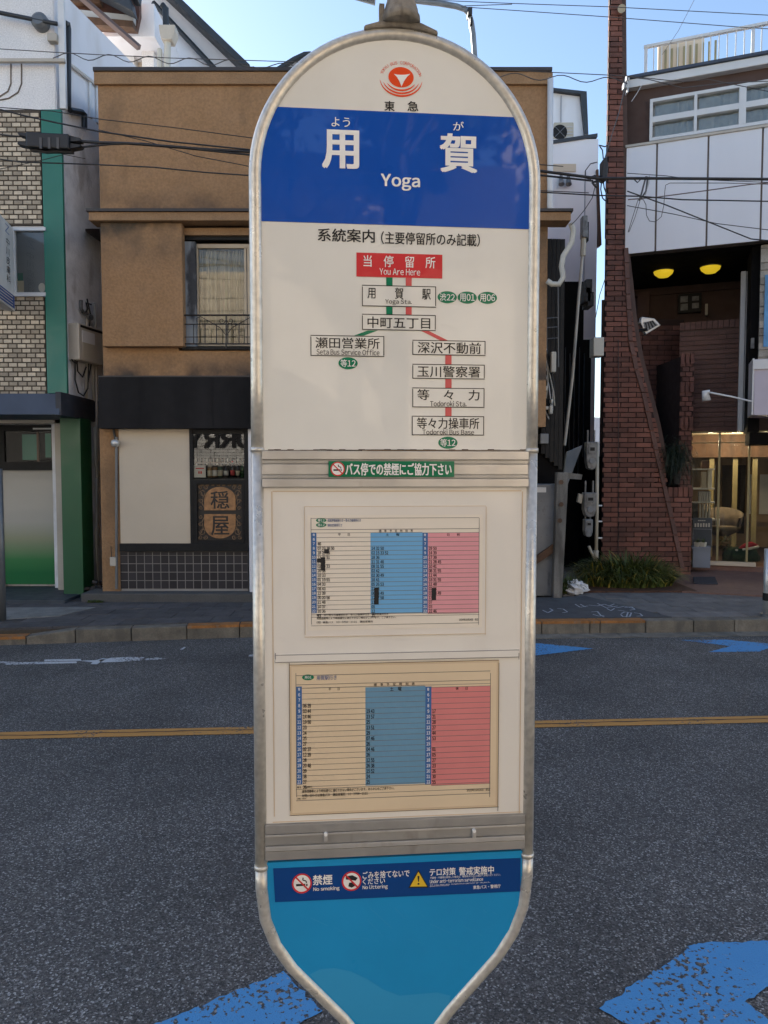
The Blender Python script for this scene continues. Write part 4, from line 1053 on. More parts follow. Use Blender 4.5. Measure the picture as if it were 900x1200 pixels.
    for k in range(2):
        x0 = da + (db - da) * k / 2; x1 = da + (db - da) * (k + 1) / 2; dd = -.12 + .04 * k; fr = MB()
        for (p0, p1, z0_, z1_) in ((x0, x0 + .06, zf, dz), (x1 - .06, x1, zf, dz), (x0 + .06, x1 - .06, zf, zf + .25), (x0 + .06, x1 - .06, dz - .08, dz), (x0 + .06, x1 - .06, 1.05, 1.1)): fr.pb(BP, p0, p1, z0_, z1_, dd - .03, dd)
        fr = fr.build('sliding_door', 'window_frame_beige', t)
        MB().pb(BP, x0 + .06, x1 - .06, zf + .25, dz - .08, dd - .018, dd - .012).build('pane', 'window_glass', fr)
        MB().pb(BP, x1 - .045, x1 - .02, .95, 1.2, dd, dd + .02).build('handle', 'iron_dark', fr)
    q = lambda u, v, d=.03: BP.w(BP.uv(u, v, d)[0], d, BP.uv(u, v, d)[1])
    MB().tube([q(136.5, 512), q(136.5, 690)], .016, 8).build('conduit', 'grey_pipe', t)
    MB().tube([q(133, 503), q(134.5, 512), q(136.5, 520)], .014, 6).build('conduit', 'cable_black', t)
    MB().tube([q(130, 640), q(131, 655)], .004, 5).build('conduit', 'cable_black', t)
    MB().px(BP, 128.5, 653, 135.5, 663.5, 0, .05).build('outlet_box', 'beige_metal', t, bevel=.008)
    l = MB().lathe(q(135, 519.5, .09), [(.012, -.045), (.04, -.035), (.052, 0), (.045, .03), (.02, .045)], 14).build('spot_lamp', 'alu_light', t, smooth=True)
    # shop window
    wf = MB()
    for z_ in ((222.5, 502, 226.5, 637), (286.3, 502, 291.3, 637), (226.5, 502, 286.3, 508.5), (226.5, 562, 286.3, 567), (226.5, 633, 286.3, 637), (226.5, 567, 231, 633), (283.5, 567, 286.3, 633)): wf.px(BP, *z_, -.2, .03)
    wf = wf.build('shop_window', 'black_wood', t)
    g = MB(); rect(g, BP, 226, 508, 287, 563, .0); g.build('pane', 'window_glass', wf)
    g = MB(); a, b, c, d = BP.rc(226, 507, 287, 563, -.19); g.pb(BP, a, b, c, d, -.2, -.19); g.build('room_behind', 'shade_black', wf)
    MB().px(BP, 226.5, 559.5, 286.3, 562, -.18, -.002).build('display_shelf', 'black_wood', wf)
    MB().px(BP, 226.5, 541, 286.3, 543, -.18, -.08).build('bottle_rack', 'brown_wood', wf)
    for i in range(14):
        MB().px(BP, 229 + i * 4.1, 537, 230.6 + i * 4.1, 545, -.12, -.1).build('rack_peg', 'stain_wood' if i % 3 else 'beige_metal', wf)
    bk = MB().px(BP, 231, 567, 283.5, 633, -.03, -.005).build('carved_panel', 'carved_dark', wf)
    # carved ornament: scrolls in low relief
    sc = MB()
    def relief(pts, r=.006):
        sc.tube([BP.w(BP.uv(u, v, .0)[0], -.003, BP.uv(u, v, .0)[1]) for u, v in pts], r, 5)
    for sx in (-1, 1):
        for sy in (-1, 1):
            for (du, dv, rr_) in ((20.5, 22, 4.2), (22.3, 13, 2.8), (16.5, 29, 2.6), (23, 29, 2.4), (22.5, 5, 2.2)):
                cu_, cv_ = 257.7 + sx * du, 600.5 + sy * dv
                relief([(cu_ + sx * rr_ * math.cos(k * .75) * (1 - k * .07), cv_ + sy * rr_ * math.sin(k * .75) * (1 - k * .07) * 1.1) for k in range(11)], .0065)
            relief([(257.7 + sx * 18.5, 600.5 + sy * 6), (257.7 + sx * 21, 600.5 + sy * 11), (257.7 + sx * 19.5, 600.5 + sy * 19), (257.7 + sx * 23.5, 600.5 + sy * 26)], .0065)
    for k in range(8): relief([(235 + k * 6.4, 568.8), (238.4 + k * 6.4, 568.8)], .009)
    sc.build('scroll_relief', 'scroll_gold', wf)
    for top in (1, 0):
        pts = []
        if top: pts = [(239.3, 598), (239.3, 585)] + [(257.7 - 18.4 * math.cos(a), 585 - 14.5 * math.sin(a)) for a in [math.pi * k / 12 for k in range(1, 12)]] + [(276.1, 585), (276.1, 598)]
        else: pts = [(276.1, 602.5), (276.1, 616)] + [(257.7 + 18.4 * math.cos(a), 616 + 15 * math.sin(a)) for a in [math.pi * k / 12 for k in range(1, 12)]] + [(239.3, 616), (239.3, 602.5)]
        MB().pp(BP, [BP.uv(u, v, .005) for u, v in reversed(pts)], -.005, .006).build('carved_medallion', 'carved_gold', wf)
    text_obj(BP, '穏', 247, 575.5, 268.5, 596, .0075, 'carved_dark', wf, .018); text_obj(BP, '屋', 247.5, 605, 268.5, 627, .0075, 'carved_dark', wf, .018)
    c = MB().px(BP, 227.2, 545.3, 241, 561, -.012, -.006).build('price_card', 'paper', wf)
    rc_ = MB(); rect(rc_, BP, 229.3, 548.4, 239, 549.6, -.0055); rect(rc_, BP, 232.4, 552.2, 234, 555.2, -.0055); rect(rc_, BP, 234.8, 552.2, 236.6, 555.2, -.0055); rc_.build('red_print', 'paper_red', wf)
    return t
brown_building()
# bottles and jars in the shop window
def bottle(u, v0, v1, w, m, lab, cap, label, jar=False):
    d = -.06; s, z = BP.uv(u, v1, d); h = BP.uv(u, v0, d)[1] - z; r = w / F * 8.9 / 2
    t = thing('jar' if jar else 'bottle', BP.w(s, d, z), label, 'jar' if jar else 'bottle', 'bottles and jars in the shop window')
    c = BP.w(s, d, z)
    prof = [(r * .9, 0), (r, .005), (r, h * .82), (r * .85, h * .88), (r * .8, h * .9)] if jar else [(r * .9, 0), (r, .005), (r, h * .55), (r * .4, h * .72), (r * .33, h * .95)]
    MB().lathe(c, prof, 12).build('glass_body', m, t, smooth=True)
    MB().lathe(c, [(r * .9, h * (.88 if jar else .9)), (r * .9 if jar else r * .42, h * .89), (r * .9 if jar else r * .42, h), (0.001, h)], 12).build('cap', cap, t)
    MB().lathe(c, [(r * 1.03, h * .12), (r * 1.03, h * (.6 if jar else .42))], 12).build('paper_label', lab, t, smooth=True)
for a in ((246, 546, 559.4, 5.6, 'bottle_amber', 'label_cream', 'label_cream', 'amber jar with cream label, next to the white card in the shop window', True),
          (252, 545.5, 559.4, 5.4, 'bottle_amber', 'paper', 'black_wood', 'second jar from the white card, with a high white label and black cap', True),
          (258.4, 545, 559.4, 6, 'bottle_green', 'label_cream', 'beige_metal', 'green-tinged jar with low cream label, third from the white card', True),
          (265, 541, 559.4, 5.8, 'bottle_dark', 'paper', 'black_wood', 'dark slim-necked bottle with white label in the middle of the window shelf'),
          (272.5, 540, 559.4, 5, 'bottle_dark', 'route_red', 'paper_red', 'dark bottle with red cap near the right of the window shelf'),
          (278.5, 541, 559.4, 4.6, 'bottle_dark', 'label_cream', 'black_wood', 'slim dark bottle with cream label beside the red capped one'),
          (284, 540, 559.4, 4.4, 'bottle_green', 'bottle_green', 'black_wood', 'green bottle at the right end of the window shelf')): bottle(*a)
# ================================================================== THE GAP BETWEEN THE BUILDINGS
def gap():
    H = Pl(0, 14, 0)
    t = thing('narrow_white_house', (3.6, 14, 0), 'narrow white house with balcony wall, seen in the gap left of the brick tower', 'house')
    a, b = H.uv(640, 300)[0], H.uv(699.3, 300)[0]
    zt = H.uv(672, 163)[1]
    MB().box(a, b, 14, 21, 0, zt).build('front_wall', 'white_panel', t)
    MB().pp(H, [H.uv(640, 166), H.uv(699.8, 157), H.uv(699.8, 161), H.uv(640, 170)], -1, .03).build('parapet_cap', 'roof_dark', t)
    MB().px(H, 640, 192, 675, 201, .0, .02).build('soffit_band', 'cream_wall', t)
    for u in (684,): MB().px(H, u, 200, u + 1.2, 400, 0, .02).build('cladding_joint', 'far_house', t)
    MB().pp(H, [H.uv(698, 200), H.uv(700.5, 200), H.uv(704, 288), H.uv(700.5, 290)], -.1, .06).build('rusty_flashing', 'brown_wood', t)
    H2 = Pl(0, 15.2, 0)
    MB().pp(H2, [H2.uv(640, 108), H2.uv(681, 112), H2.uv(688, 160), H2.uv(640, 175)], -3, 0).build('roof_room', 'white_panel', t)
    MB().pp(H2, [H2.uv(640, 105), H2.uv(686, 110), H2.uv(688, 160), H2.uv(684, 160), H2.uv(679, 113), H2.uv(640, 108)], -3, .1).build('roof_edge', 'roof_dark', t)
    MB().px(H2, 657, 112, 658.2, 145, .0, .02).build('cladding_joint', 'far_house', t)
    # air conditioner on the balcony
    K = Pl(0, 14.6, 0)
    ac = thing('outdoor_air_conditioner', K.w(K.uv(661, 165)[0], 0, K.uv(661, 165)[1]), 'pale outdoor air conditioner on the balcony of the narrow white house', 'air conditioner')
    MB().px(K, 649, 143, 672.5, 166, -.35, 0).build('casing', 'meter_beige', ac, bevel=.02)
    s, z = K.uv(656, 155); MB().tube([K.w(s, -.01, z), K.w(s, .012, z)], .14, 20).build('fan_opening', 'black_wood', ac)
    for k in (-1, 1):
        MB().tube([K.w(s + .13 * math.cos(R(45 * k)), .02, z + .13 * math.sin(R(45 * k))), K.w(s - .13 * math.cos(R(45 * k)), .02, z - .13 * math.sin(R(45 * k)))], .008, 4).build('fan_guard', 'grey_pipe', ac)
    for i in range(4): MB().px(K, 664, 148 + i * 4, 671, 149.2 + i * 4, 0, .01).build('louvre', 'curtain_grey', ac)
    q = lambda P_, u, v, d=0: P_.w(P_.uv(u, v, d)[0], d, P_.uv(u, v, d)[1])
    wl = thing('wall_lamp', q(H, 662, 216), 'twin metal fitting under the eave of the narrow white house', 'lamp')
    for u in (657.5, 666): MB().tube([q(H, u, 206, .05), q(H, u + .5, 216, .12)], [.03, .055], 10).build('lamp_head', 'meter_grey', wl)
    # white gutter down the right corner of the stucco building
    MB().tube([q(BP, 645, 92, .04), q(BP, 644.5, 243, .04), q(BP, 650, 255, .04), q(BP, 654, 262, -.3)], .035, 8).build('white_downpipe', 'white_metal', origin=q(BP, 644, 250), label='white downpipe on the right corner of the brown stucco building', cat='pipe', smooth=True)
    # lean-to shed under the string course: dark boards, a tin flap, black sheets painted as shade
    N = Pl(0, 9.35, 0)
    t = thing('dark_lean_to', (2.15, 9.6, .13), 'dark boarded lean-to squeezed against the side of the brown building', 'shed')
    a0 = BP.uv(643, 400)[0] + .01
    for i in range(5):
        a = a0 + i * .055; MB().box(a, a + .05, 9.30 + i * .004, 9.34, 1.9 - i * .05, BP.uv(380, 266)[1] - .01).build('board', 'black_wood', t)
    MB().box(a0 - .1, a0 + .28, 9.36, 12.8, .13, BP.uv(380, 268)[1] - .02).build('back_wall', 'shade_black', t)
    MB().px(N, 626, 440, 639.5, 500, -.1, .1).build('brown_board', 'brown_wood', t)
    N2 = Pl(0, 10.7, 0)
    MB().px(N2, 655, 398, 691, 690, -2.6, -1.5).build('gap_shade_sheet', 'shade_black', t)  # black sheets put in for the deep shade of the gap
    MB().px(N2, 655, 330, 684, 398, -2.6, -1.5).build('gap_shade_sheet', 'shade_black', t)
    MB().px(N2, 690.8, 535, 708, 690, -1.6, -.9).build('gap_shade_sheet', 'shade_black', t)
    MB().pp(N2, [N2.uv(664, 530), N2.uv(682, 522), N2.uv(664, 570), N2.uv(658, 572)], -.05, .02).build('tin_flap', 'steel_box', t)
    for i in range(6): MB().px(N2, 656 + i * 5.5, 400 + 7 * (i % 3), 656.8 + i * 5.5, 560, -1.5, -1.46).build('batten', 'roof_dark', t)
    for u, v in ((636, 512), (640, 518)): pass
    bx = MB().px(N, 633, 508, 643, 520, .0, .1).build('electric_box', 'steel_box', t, bevel=.01)
    # tangle of cables and insulators on the wall of the brown building
    tg = thing('cable_tangle', q(N, 638, 470), 'tangle of cables, clamps and beige insulators on the dark wall beside the sign', 'cables')
    r2 = random.Random(3)
    for k in range(12):
        u, v = 632 + r2.random() * 8, 395 + r2.random() * 10; pts = [(u, v)]
        for _ in range(5): u = min(650, max(629, u + r2.uniform(-6, 6))); v += r2.uniform(8, 24); pts.append((u, v))
        MB().tube([q(N, a, b, .08 + .03 * r2.random()) for a, b in pts], .008, 5).build('cable', ('cable_black', 'curtain_grey', 'flex_pipe')[k % 3], tg, smooth=True)
    for (u, v, w_, h_) in ((649, 424, 6, 24), (640, 455, 4, 6), (646, 480, 4, 10), (641, 478, 4, 4), (647, 470, 3, 5)):
        MB().px(N, u - w_ / 2, v - h_ / 2, u + w_ / 2, v + h_ / 2, .08, .17).build('insulator', 'flex_pipe', tg, bevel=.01)
    MB().tube([q(BP, 669, 262, .1), q(BP, 672, 270, .1), q(BP, 670, 284, .1), q(BP, 660, 300, .1), q(BP, 658, 312, .1), q(BP, 660, 325, .1), q(BP, 655, 333, .1), q(BP, 647, 333, .1), q(BP, 641, 329, .1)], .032, 10).build('flexible_pipe', 'flex_pipe', origin=q(BP, 660, 300), label='cream flexible pipe bending down under the eave right of the sign', cat='pipe', smooth=True)
    ml = thing('small_ladder_frame', q(N, 647, 400), 'small rusty ladder frame standing in the dark alcove right of the sign', 'ladder')
    for u in (640.5, 654): MB().tube([q(N, u, 336 if u > 650 else 372, .1), q(N, u + .5, 430, .1)], .008, 5).build('rail', 'grey_pipe', ml)
    for v in (373, 384, 397): MB().tube([q(N, 640.5, v, .1), q(N, 654, v - 1, .1)], .007, 5).build('rung', 'grey_pipe', ml)
    # slanting pole with a switch box
    rp = thing('slanting_pole', q(N2, 662, 520), 'thin rusty slanting pole with a long grey box at its top, in the gap', 'pole')
    MB().tube([q(N2, 683.5, 290, .1), q(N2, 678, 350, .1), q(N2, 671, 440, .1), q(N2, 661.5, 522, .1)], .022, 8).build('pole', 'beige_metal', rp)
    MB().pp(N2, [N2.uv(681, 279, .1), N2.uv(688, 280, .1), N2.uv(687.5, 254, .1), N2.uv(681.5, 254, .1)], .02, .16).build('switch_box', 'meter_grey', rp, bevel=.01)
    MB().px(N2, 687, 260, 690, 282, .02, .12).build('switch_box', 'black_wood', rp)
    MB().tube([q(N2, 684, 276, .1), q(N2, 683, 300, .1)], .04, 8).build('clamp', 'meter_beige', rp)
    for k, (u, v) in enumerate(((690, 335), (692, 350), (688, 345))):
        MB().px(N2, u - 3, v - 8, u + 4, v + 8, -.3, .0).build('dark_bracket', 'black_wood', rp)
    # grey steel cabinet with a brace leaning across it
    C = Pl(0, 9.15, 0)
    t = thing('steel_cabinet', q(C, 640, 683), 'scuffed grey steel cabinet standing right of the bus stop sign', 'cabinet')
    a, b, c, d = C.rc(618, 567, 654, 683); MB().pb(C, a, b, .13, d, -.4, 0).build('door', 'steel_box', t, bevel=.012)
    MB().px(C, 629.5, 571, 640, 577, .0, .004).build('label_plate', 'paper', t)
    r2 = random.Random(9)
    for k in range(9):
        u, v = r2.uniform(628, 648), r2.uniform(580, 640); MB().px(C, u, v, u + r2.uniform(.5, 4), v + r2.uniform(.4, 1.2), 0, .002).build('scuff', 'grey_pipe', t)
    MB().pp(C, [C.uv(622, 655), C.uv(656, 631), C.uv(656, 641), C.uv(622, 664)], .012, .07).build('brace_plank', 'brown_wood', t)
    Q = Pl(0, 9.0, 0)
    t = thing('timber_post', q(Q, 655, 683), 'weathered grey timber post with bolt marks, beside the steel cabinet', 'post')
    z0 = .13
    a = Q.uv(648.5, 683); MB().pp(Q, [(a[0], z0), (Q.uv(659, 683)[0], z0), Q.uv(666.5, 553.5), Q.uv(653, 553.5)], -.12, 0).build('upright', 'grey_wood', t, bevel=.008)
    MB().pp(Q, [Q.uv(666.6, 554), Q.uv(683, 556), Q.uv(682, 562), Q.uv(666.2, 561)], -.12, -.02).build('crosspiece', 'grey_wood', t)
    for v in (565, 591, 610): s, z = Q.uv(657.5 if v < 600 else 656, v); MB().tube([Q.w(s, 0, z), Q.w(s, .012, z)], .028, 12).build('bolt_washer', 'brown_wood', t)
    # gas meters and riser
    V = Pl(0, 10.2, 0)
    t = thing('gas_riser', q(V, 699, 657), 'beige gas riser pipe with clips, running up beside the brick tower', 'pipe')
    MB().tube([q(V, 698.5, 655), q(V, 699.5, 600), q(V, 700, 518)], .024, 10).build('riser', 'meter_beige', t, smooth=True)
    MB().tube([q(V, 698.3, 658), q(V, 698.5, 645)], .036, 10).build('coupling', 'meter_beige', t, smooth=True)
    MB().tube([q(V, 697, 655), q(V, 692, 645), q(V, 690, 640)], .02, 8).build('branch', 'meter_beige', t)
    for v in (592.5, 611, 630.5): MB().tube([q(V, 700, v), q(V, 705.5, v)], .012, 6).build('clip', 'white_metal', t)
    MB().px(V, 695.5, 395, 708, 417, -.2, 0).build('cream_box', 'flex_pipe', t, bevel=.01)
    def meter(v0, v1, u0, u1, m, label):
        a, b, c, d = V.rc(u0, v0, u1, v1)
        t = thing('gas_meter', V.w((a + b) / 2, .05, c), label, 'gas meter', 'meters on the riser')
        h = d - c; r = (b - a) / 2; x = (a + b) / 2
        MB().pp(V, [(x - r, c + h * .32), (x - r * .7, c + h * .06), (x, c), (x + r * .7, c + h * .06), (x + r, c + h * .32), (x + r, d), (x - r, d)], -.03, .1).build('body', m, t, bevel=.012)
        s = c + h * .33; MB().tube([V.w(x, .1, s), V.w(x, .115, s)], r * .5, 14).build('dial', 'steel_box', t)
        MB().pb(V, x - r * .6, x + r * .6, c + h * .62, c + h * .9, .1, .112).build('register', 'grey_pipe', t)
        MB().pb(V, x - r * .4, x + r * .4, c + h * .68, c + h * .8, .112, .115).build('register_window', 'black_wood', t)
        for k in (-1, 1): MB().tube([V.w(x + k * r * .6, .03, d), V.w(x + k * r * .6, .03, d + .16)], .014, 6).build('inlet', 'meter_grey', t)
    meter(577, 606, 682, 696.8, 'meter_grey', 'middle gas meter, round-bottomed with a cream dial, on the riser by the brick tower')
    meter(518, 551, 685, 698, 'meter_grey', 'top gas meter, half hidden in shadow, on the riser by the brick tower')
    meter(608, 629, 683, 692.5, 'steel_box', 'lowest and darkest meter on the riser by the brick tower')
    MB().pp(V, [V.uv(675, 588), V.uv(680, 590.5), V.uv(682, 580), V.uv(677, 578)], .0, .07).build('junction_box', 'meter_beige', label='small tilted cream box left of the middle gas meter', cat='electric box', bevel=.006)
    # crumpled white carrier bag
    me_pts = []; r3 = random.Random(5); mb = MB(); n1, n2 = 11, 16; c0 = G(676, 690, .14); c0.y = 9.3; c0 = Vector((G(676, 690, .14).x * 9.3 / G(676, 690, .14).y, 9.3, .135))
    for i in range(n1 + 1):
        th = math.pi * i / n1
        for j in range(n2):
            ph = 2 * math.pi * j / n2; v = Vector((math.sin(th) * math.cos(ph), math.sin(th) * math.sin(ph), math.cos(th)))
            k = 1 + .45 * mnoise.noise(v * 2.3) + .3 * mnoise.noise(v * 6)
            mb.v.append(c0 + Vector((v.x * .13 * k, v.y * .1 * k, max(0, .075 + v.z * .085 * k + .05 * max(0, -v.x) * v.z))))
    for i in range(n1):
        for j in range(n2): mb.f.append((i * n2 + j, i * n2 + (j + 1) % n2, (i + 1) * n2 + (j + 1) % n2, (i + 1) * n2 + j))
    mb.build('plastic_bag', 'plastic_bag', label='crumpled white plastic bag lying between the two grass clumps', cat='bag')
gap()

# ================================================================== BRICK TOWER
TP = Pl(0, 11.0, 0)
OUT = [(-60, 727), (0, 728.5), (130, 729.5), (290, 732), (330, 737), (370, 741), (410, 747), (450, 757), (500, 770), (570, 783)]
def tower():
    t = thing('brick_tower', (3.6, 11, .13), 'tall slim red brick tower flaring into a slanted buttress at its foot', 'tower')
    U = TP.uv
    ztop = U(720, -60)[1]; zst = U(720, 278)[1]; zled = U(797, 571)[1]
    outl = [(U(u, v)[1], U(u, v)[0]) for v, u in OUT]       # (z, s) from the top down
    def right(z):
        if z < zled: return U(810, 620)[0]
        for (z1, s1), (z0, s0) in zip(outl, outl[1:]):
            if z0 <= z <= z1: return s0 + (s1 - s0) * (z - z0) / (z1 - z0)
        return outl[0][1]
    def left(z): return U(712, 100)[0] if z > zst else U(706.5, 500)[0]
    zb = .13
    # core, in two steps
    zs = [zb, zled, zled + .001] + [ztop - (ztop - zled) * k / 24 for k in range(24, -1, -1)]
    zs = sorted(set(zs)); poly = [(left(zst - .1), zb), (right(zb), zb), (right(zled - .01), zled - .001)] + [(right(z), z) for z in zs if z > zled] + [(left(ztop), ztop), (left(ztop), zst + .001), (left(zst - .1), zst)]
    MB().pp(TP, [(a + (.012 if a < 3.4 else -.006), z) for a, z in poly], -.07, -.004).build('mortar_core', 'mortar_red', t)
    bl, bh = .232, .0735
    soldier = .15
    out = courses(TP, left, lambda z: right(z) - (0 if z > zled or z < zled - soldier else 0), zb, ztop, bl, bh, .013, -.003, .012, holes=[(U(783, 571)[0] - .02, 9, zled - soldier, zled + .0)], rough=.003)
    s = U(783, 571)[0]
    while s < right(zled - .05) - .03:
        out.append(hexa(TP, s, s + .062, zled - soldier + .01, zled, -.003, .014)); s += .075
    out.sort(key=lambda b: 0 if b[0].z < U(720, -10)[1] else 1)
    pieces(out, 'brick', 'brick_red', t, 300)
    # slanted trim tiles
    tr = [(733.5, 290), (736, 345), (739, 400), (746, 433), (754, 460), (764, 505), (774, 550), (787, 607), (800, 667)]
    pts = []
    for (u0, v0), (u1, v1) in zip(tr, tr[1:]):
        n = max(1, round(math.hypot(u1 - u0, v1 - v0) / 20))
        for k in range(n): pts.append((u0 + (u1 - u0) * k / n, v0 + (v1 - v0) * k / n))
    pts.append(tr[-1]); P = [U(*p, .02) for p in pts]
    for (a, z), (b, y) in zip(P, P[1:]):
        dx = (b - a) * .03; dz = (y - z) * .03; w = .032
        MB().pp(TP, [(a - w + dx, z + dz), (a + w + dx, z + dz), (b + w - dx, y - dz), (b - w - dx, y - dz)], .0, .032).build('trim_tile', 'striated_tile', t, bevel=.003)
    # smooth brown return beside the shaft
    rp = [(right(z) - .012, z) for z in zs if z > zled]; rq = [(right(z) + .075, z) for z in zs if z > zled]
    MB().pp(TP, rp + list(reversed(rq)), -.4, -.03).build('rendered_return', 'interior_brown', t)
    # thin cable and small camera
    q = lambda u, v, d=.03: TP.w(TP.uv(u, v, d)[0], d, TP.uv(u, v, d)[1])
    MB().tube([q(724.5, 398), q(724.7, 500), q(724.3, 655)], .005, 5).build('thin_cable', 'cable_black', t)
    MB().tube([q(728, 10, .02), q(728.5, 10, .12)], [.04, .055], 14).build('round_lamp', 'meter_beige', t)
tower()

# ================================================================== RIGHT BUILDING
RP = Pl(3.6, 11.0, 21)
def zR(u, v, d=0): return RP.uv(u, v, d)[1]
def sR_(u, v, d=0): return RP.uv(u, v, d)[0]
def right_building():
    t = thing('brown_clad_building', (5, 10.8, .13), 'brown building with white clad balcony band and glass shopfront, at the right edge', 'building')
    L = 6.5; s0 = -.12
    zc0, zc1 = zR(815, 289.5), zR(815, 161.5)
    zroof0, zroof1 = zR(815, 90, -.1), zR(815, 80, -.1)
    # upper wall with a hole for the ribbon window
    w0, w1 = zR(830, 157, -.2), zR(830, 107, -.2)
    sw = sR_(761.5, 140, -.2)
    UW = MB()
    UW.pb(RP, s0, sw, zc1 - .3, zroof0, -6, -.2); UW.build('upper_wall', 'interior_brown', t)
    MB().pb(RP, sw, L, w1, zroof0, -6, -.2).build('upper_wall', 'interior_brown', t)
    MB().pb(RP, sw, L, zc1 - .3, w0, -6, -.2).build('upper_wall', 'interior_brown', t)
    MB().pb(RP, sw, L, w0, w1, -6, -.6).build('dark_room', 'shade_black', t)
    MB().pb(RP, -.12, L, zroof0, zroof1, -6, -.08).build('roof_eave', 'white_metal', t, bevel=.01)
    MB().pb(RP, -.13, L, zroof1 + .002, zroof1 + .05, -6, -.05).build('roof_flashing', 'awning_blue', t, bevel=.01)
    # ribbon window
    f = MB(); d0, d1 = -.25, -.14
    zt = zR(830, 131.5, -.2); fw = .045
    for a, b in ((w0, w0 + fw), (zt - fw, zt + fw * .8), (w1 - fw, w1)): f.pb(RP, sw, L, a, b, d0, d1)
    s = sw; ms = [sw + .02, sR_(815, 130, -.2), sR_(869.5, 120, -.2)]
    st = ms[2] - ms[1]
    while ms[-1] + st < L: ms.append(ms[-1] + st)
    for k, m_ in enumerate(ms): f.pb(RP, m_ - (.02 if k != 2 else .04), m_ + (.02 if k != 2 else .05), w0 + fw, w1 - fw, d0 + .003, d1 + .003)
    wf = f.build('window', 'white_metal', t)
    for a, b in zip(ms, ms[1:]):
        for y0, y1 in ((w0 + fw, zt - fw), (zt + fw * .8, w1 - fw)):
            MB().pb(RP, a + .05, b - .03, y0, y1, -.215, -.21).build('pane', 'window_glass', wf)
    cu = MB(); n = 160
    for i in range(n + 1):
        ss = sw + (L - sw) * i / n; dd = -.26 + .02 * math.sin(i * 1.3 + math.sin(i * .5) * 1.6)
        cu.v += [RP.w(ss, dd, w0), RP.w(ss, dd, w1 - .02)]
        if i: k = 2 * i; cu.f.append((k - 2, k, k + 1, k - 1))
    cu.build('curtain', 'curtain_grey', wf)
    # white cladding panels
    js = [-.1, sR_(769, 230), sR_(829, 225), sR_(892.5, 220)]; st = js[3] - js[2]
    while js[-1] + st < L: js.append(js[-1] + st)
    MB().pb(RP, -.09, L, zc0 + .01, zc1 - .01, -.2, -.02).build('cladding_backing', 'panel_joint', t)
    for a, b in zip(js, js[1:]): MB().pb(RP, a + .012, b - .012, zc0, zc1, -.018, .0).build('cladding_panel', 'white_panel', t, bevel=.004)
    MB().pb(RP, -.1, L, zc1 + .001, zc1 + .035, -.1, .02).build('cladding_cap', 'beige_metal', t)
    # soffit and recess
    MB().pb(RP, s0, L, zc0 - .0, zc0 + .12, -6, -.205).build('soffit', 'shade_black', t)
    MB().pb(RP, s0, L, zc0 - .12, zc0 - .003, -2.35, -2.25).build('recess_wall', 'interior_brown', t)
    gq = zR(850, 507, -1.0) + .11
    MB().pb(RP, -.6, L, gq, zc0 - .122, -2.6, -2.3).build('recess_wall', 'interior_brown', t)
    MB().pb(RP, -.6, sR_(809, 600, -1.0) - .12, .13, gq - .002, -2.6, -2.3).build('recess_wall', 'interior_brown', t)
    MB().pb(RP, .02, sR_(760, 450, -2.2), zR(750, 600), zc0 - .12, -2.3, -1.95).build('recess_side', 'interior_brown', t)
    for u, v in ((777.5, 319), (832.5, 314)):
        p = G(u, v, zc0 - .03)
        l = thing('ceiling_lamp', (p.x, p.y, zc0 - .13), ('left' if u < 800 else 'right') + ' one of the two yellow dome lamps under the white balcony band', 'lamp', 'yellow dome lamps')
        MB().lathe((p.x, p.y, zc0), [(.001, -.12), (.08, -.105), (.135, -.06), (.15, -.02)], 24).build('dome', 'lamp_yellow', l, smooth=True)
        MB().lathe((p.x, p.y, zc0), [(.155, -.02), (.155, 0)], 24).build('rim', 'roof_dark', l)
    # fittings on the recess wall
    def rx(u0, v0, u1, v1, d0, d1, name, m, par=t, bevel=0): return MB().px(RP, u0, v0, u1, v1, d0, d1).build(name, m, par, bevel=bevel)
    pw = rx(795, 344, 822, 366, -2.25, -2.18, 'notice_case', 'black_wood')
    for q in ((797.5, 347, 806, 354), (797.5, 356, 806, 363.5), (811, 347, 819, 352), (811, 355, 819, 361)): rx(*q, -2.179, -2.17, 'notice_case_print', 'meter_grey')
    rx(826.5, 356, 829.5, 369, -2.25, -2.15, 'vent_strip', 'meter_beige')
    rx(766, 388, 793, 403, -2.2, -1.9, 'dark_box', 'black_wood', bevel=.02)
    rx(774, 395, 784, 400, -1.899, -1.89, 'dark_box_mark', 'meter_beige')
    # striated stair wall with soldier course
    zt_, zb_ = zR(835, 376, -.95), zR(850, 505, -.95)
    a, b = sR_(795.5, 440, -.95), sR_(879, 440, -.95)
    MB().pb(RP, a + .01, L, zb_ + .005, zt_ - .005, -1.7, -.965).build('stair_wall_core', 'interior_brown', t)
    sol = []; s = a
    while s < b - .03: sol.append(hexa(RP, s, min(s + .066, b), zt_ - .115, zt_, -.97, -.94)); s += .078
    rows = courses(RP, lambda z: a, lambda z: b, zb_, zt_ - .118, .9, .0735, .012, -.97, -.95, rough=.005)
    pieces(sol + rows, 'tile', 'striated_tile', t, 300)
    MB().pb(RP, b + .001, L, zb_, zt_, -1.7, -.96).build('side_wall', 'interior_brown', t)
    # corbelled pier between recess and shop
    PP = Pl(0, 11.2, 0)
    a, b, c, d = PP.rc(795, 417, 811, 690)
    MB().pb(PP, a + .01, b - .01, .13, d - .01, -1.2, -.015).build('pier_core', 'mortar_red', t)
    bb = courses(PP, lambda z: a, lambda z: b, .9, d - .1, .105, .0735, .013, -.015, .0, rough=.004)
    for zz in (d - .1, PP.uv(800, 458)[1], PP.uv(800, 500)[1]):
        for k in range(3): bb.append(hexa(PP, a + k * .072, a + .05 + k * .072, zz - .02, zz + .13, -.015, .02))
    pieces(bb, 'brick', 'brick_red_old', t)
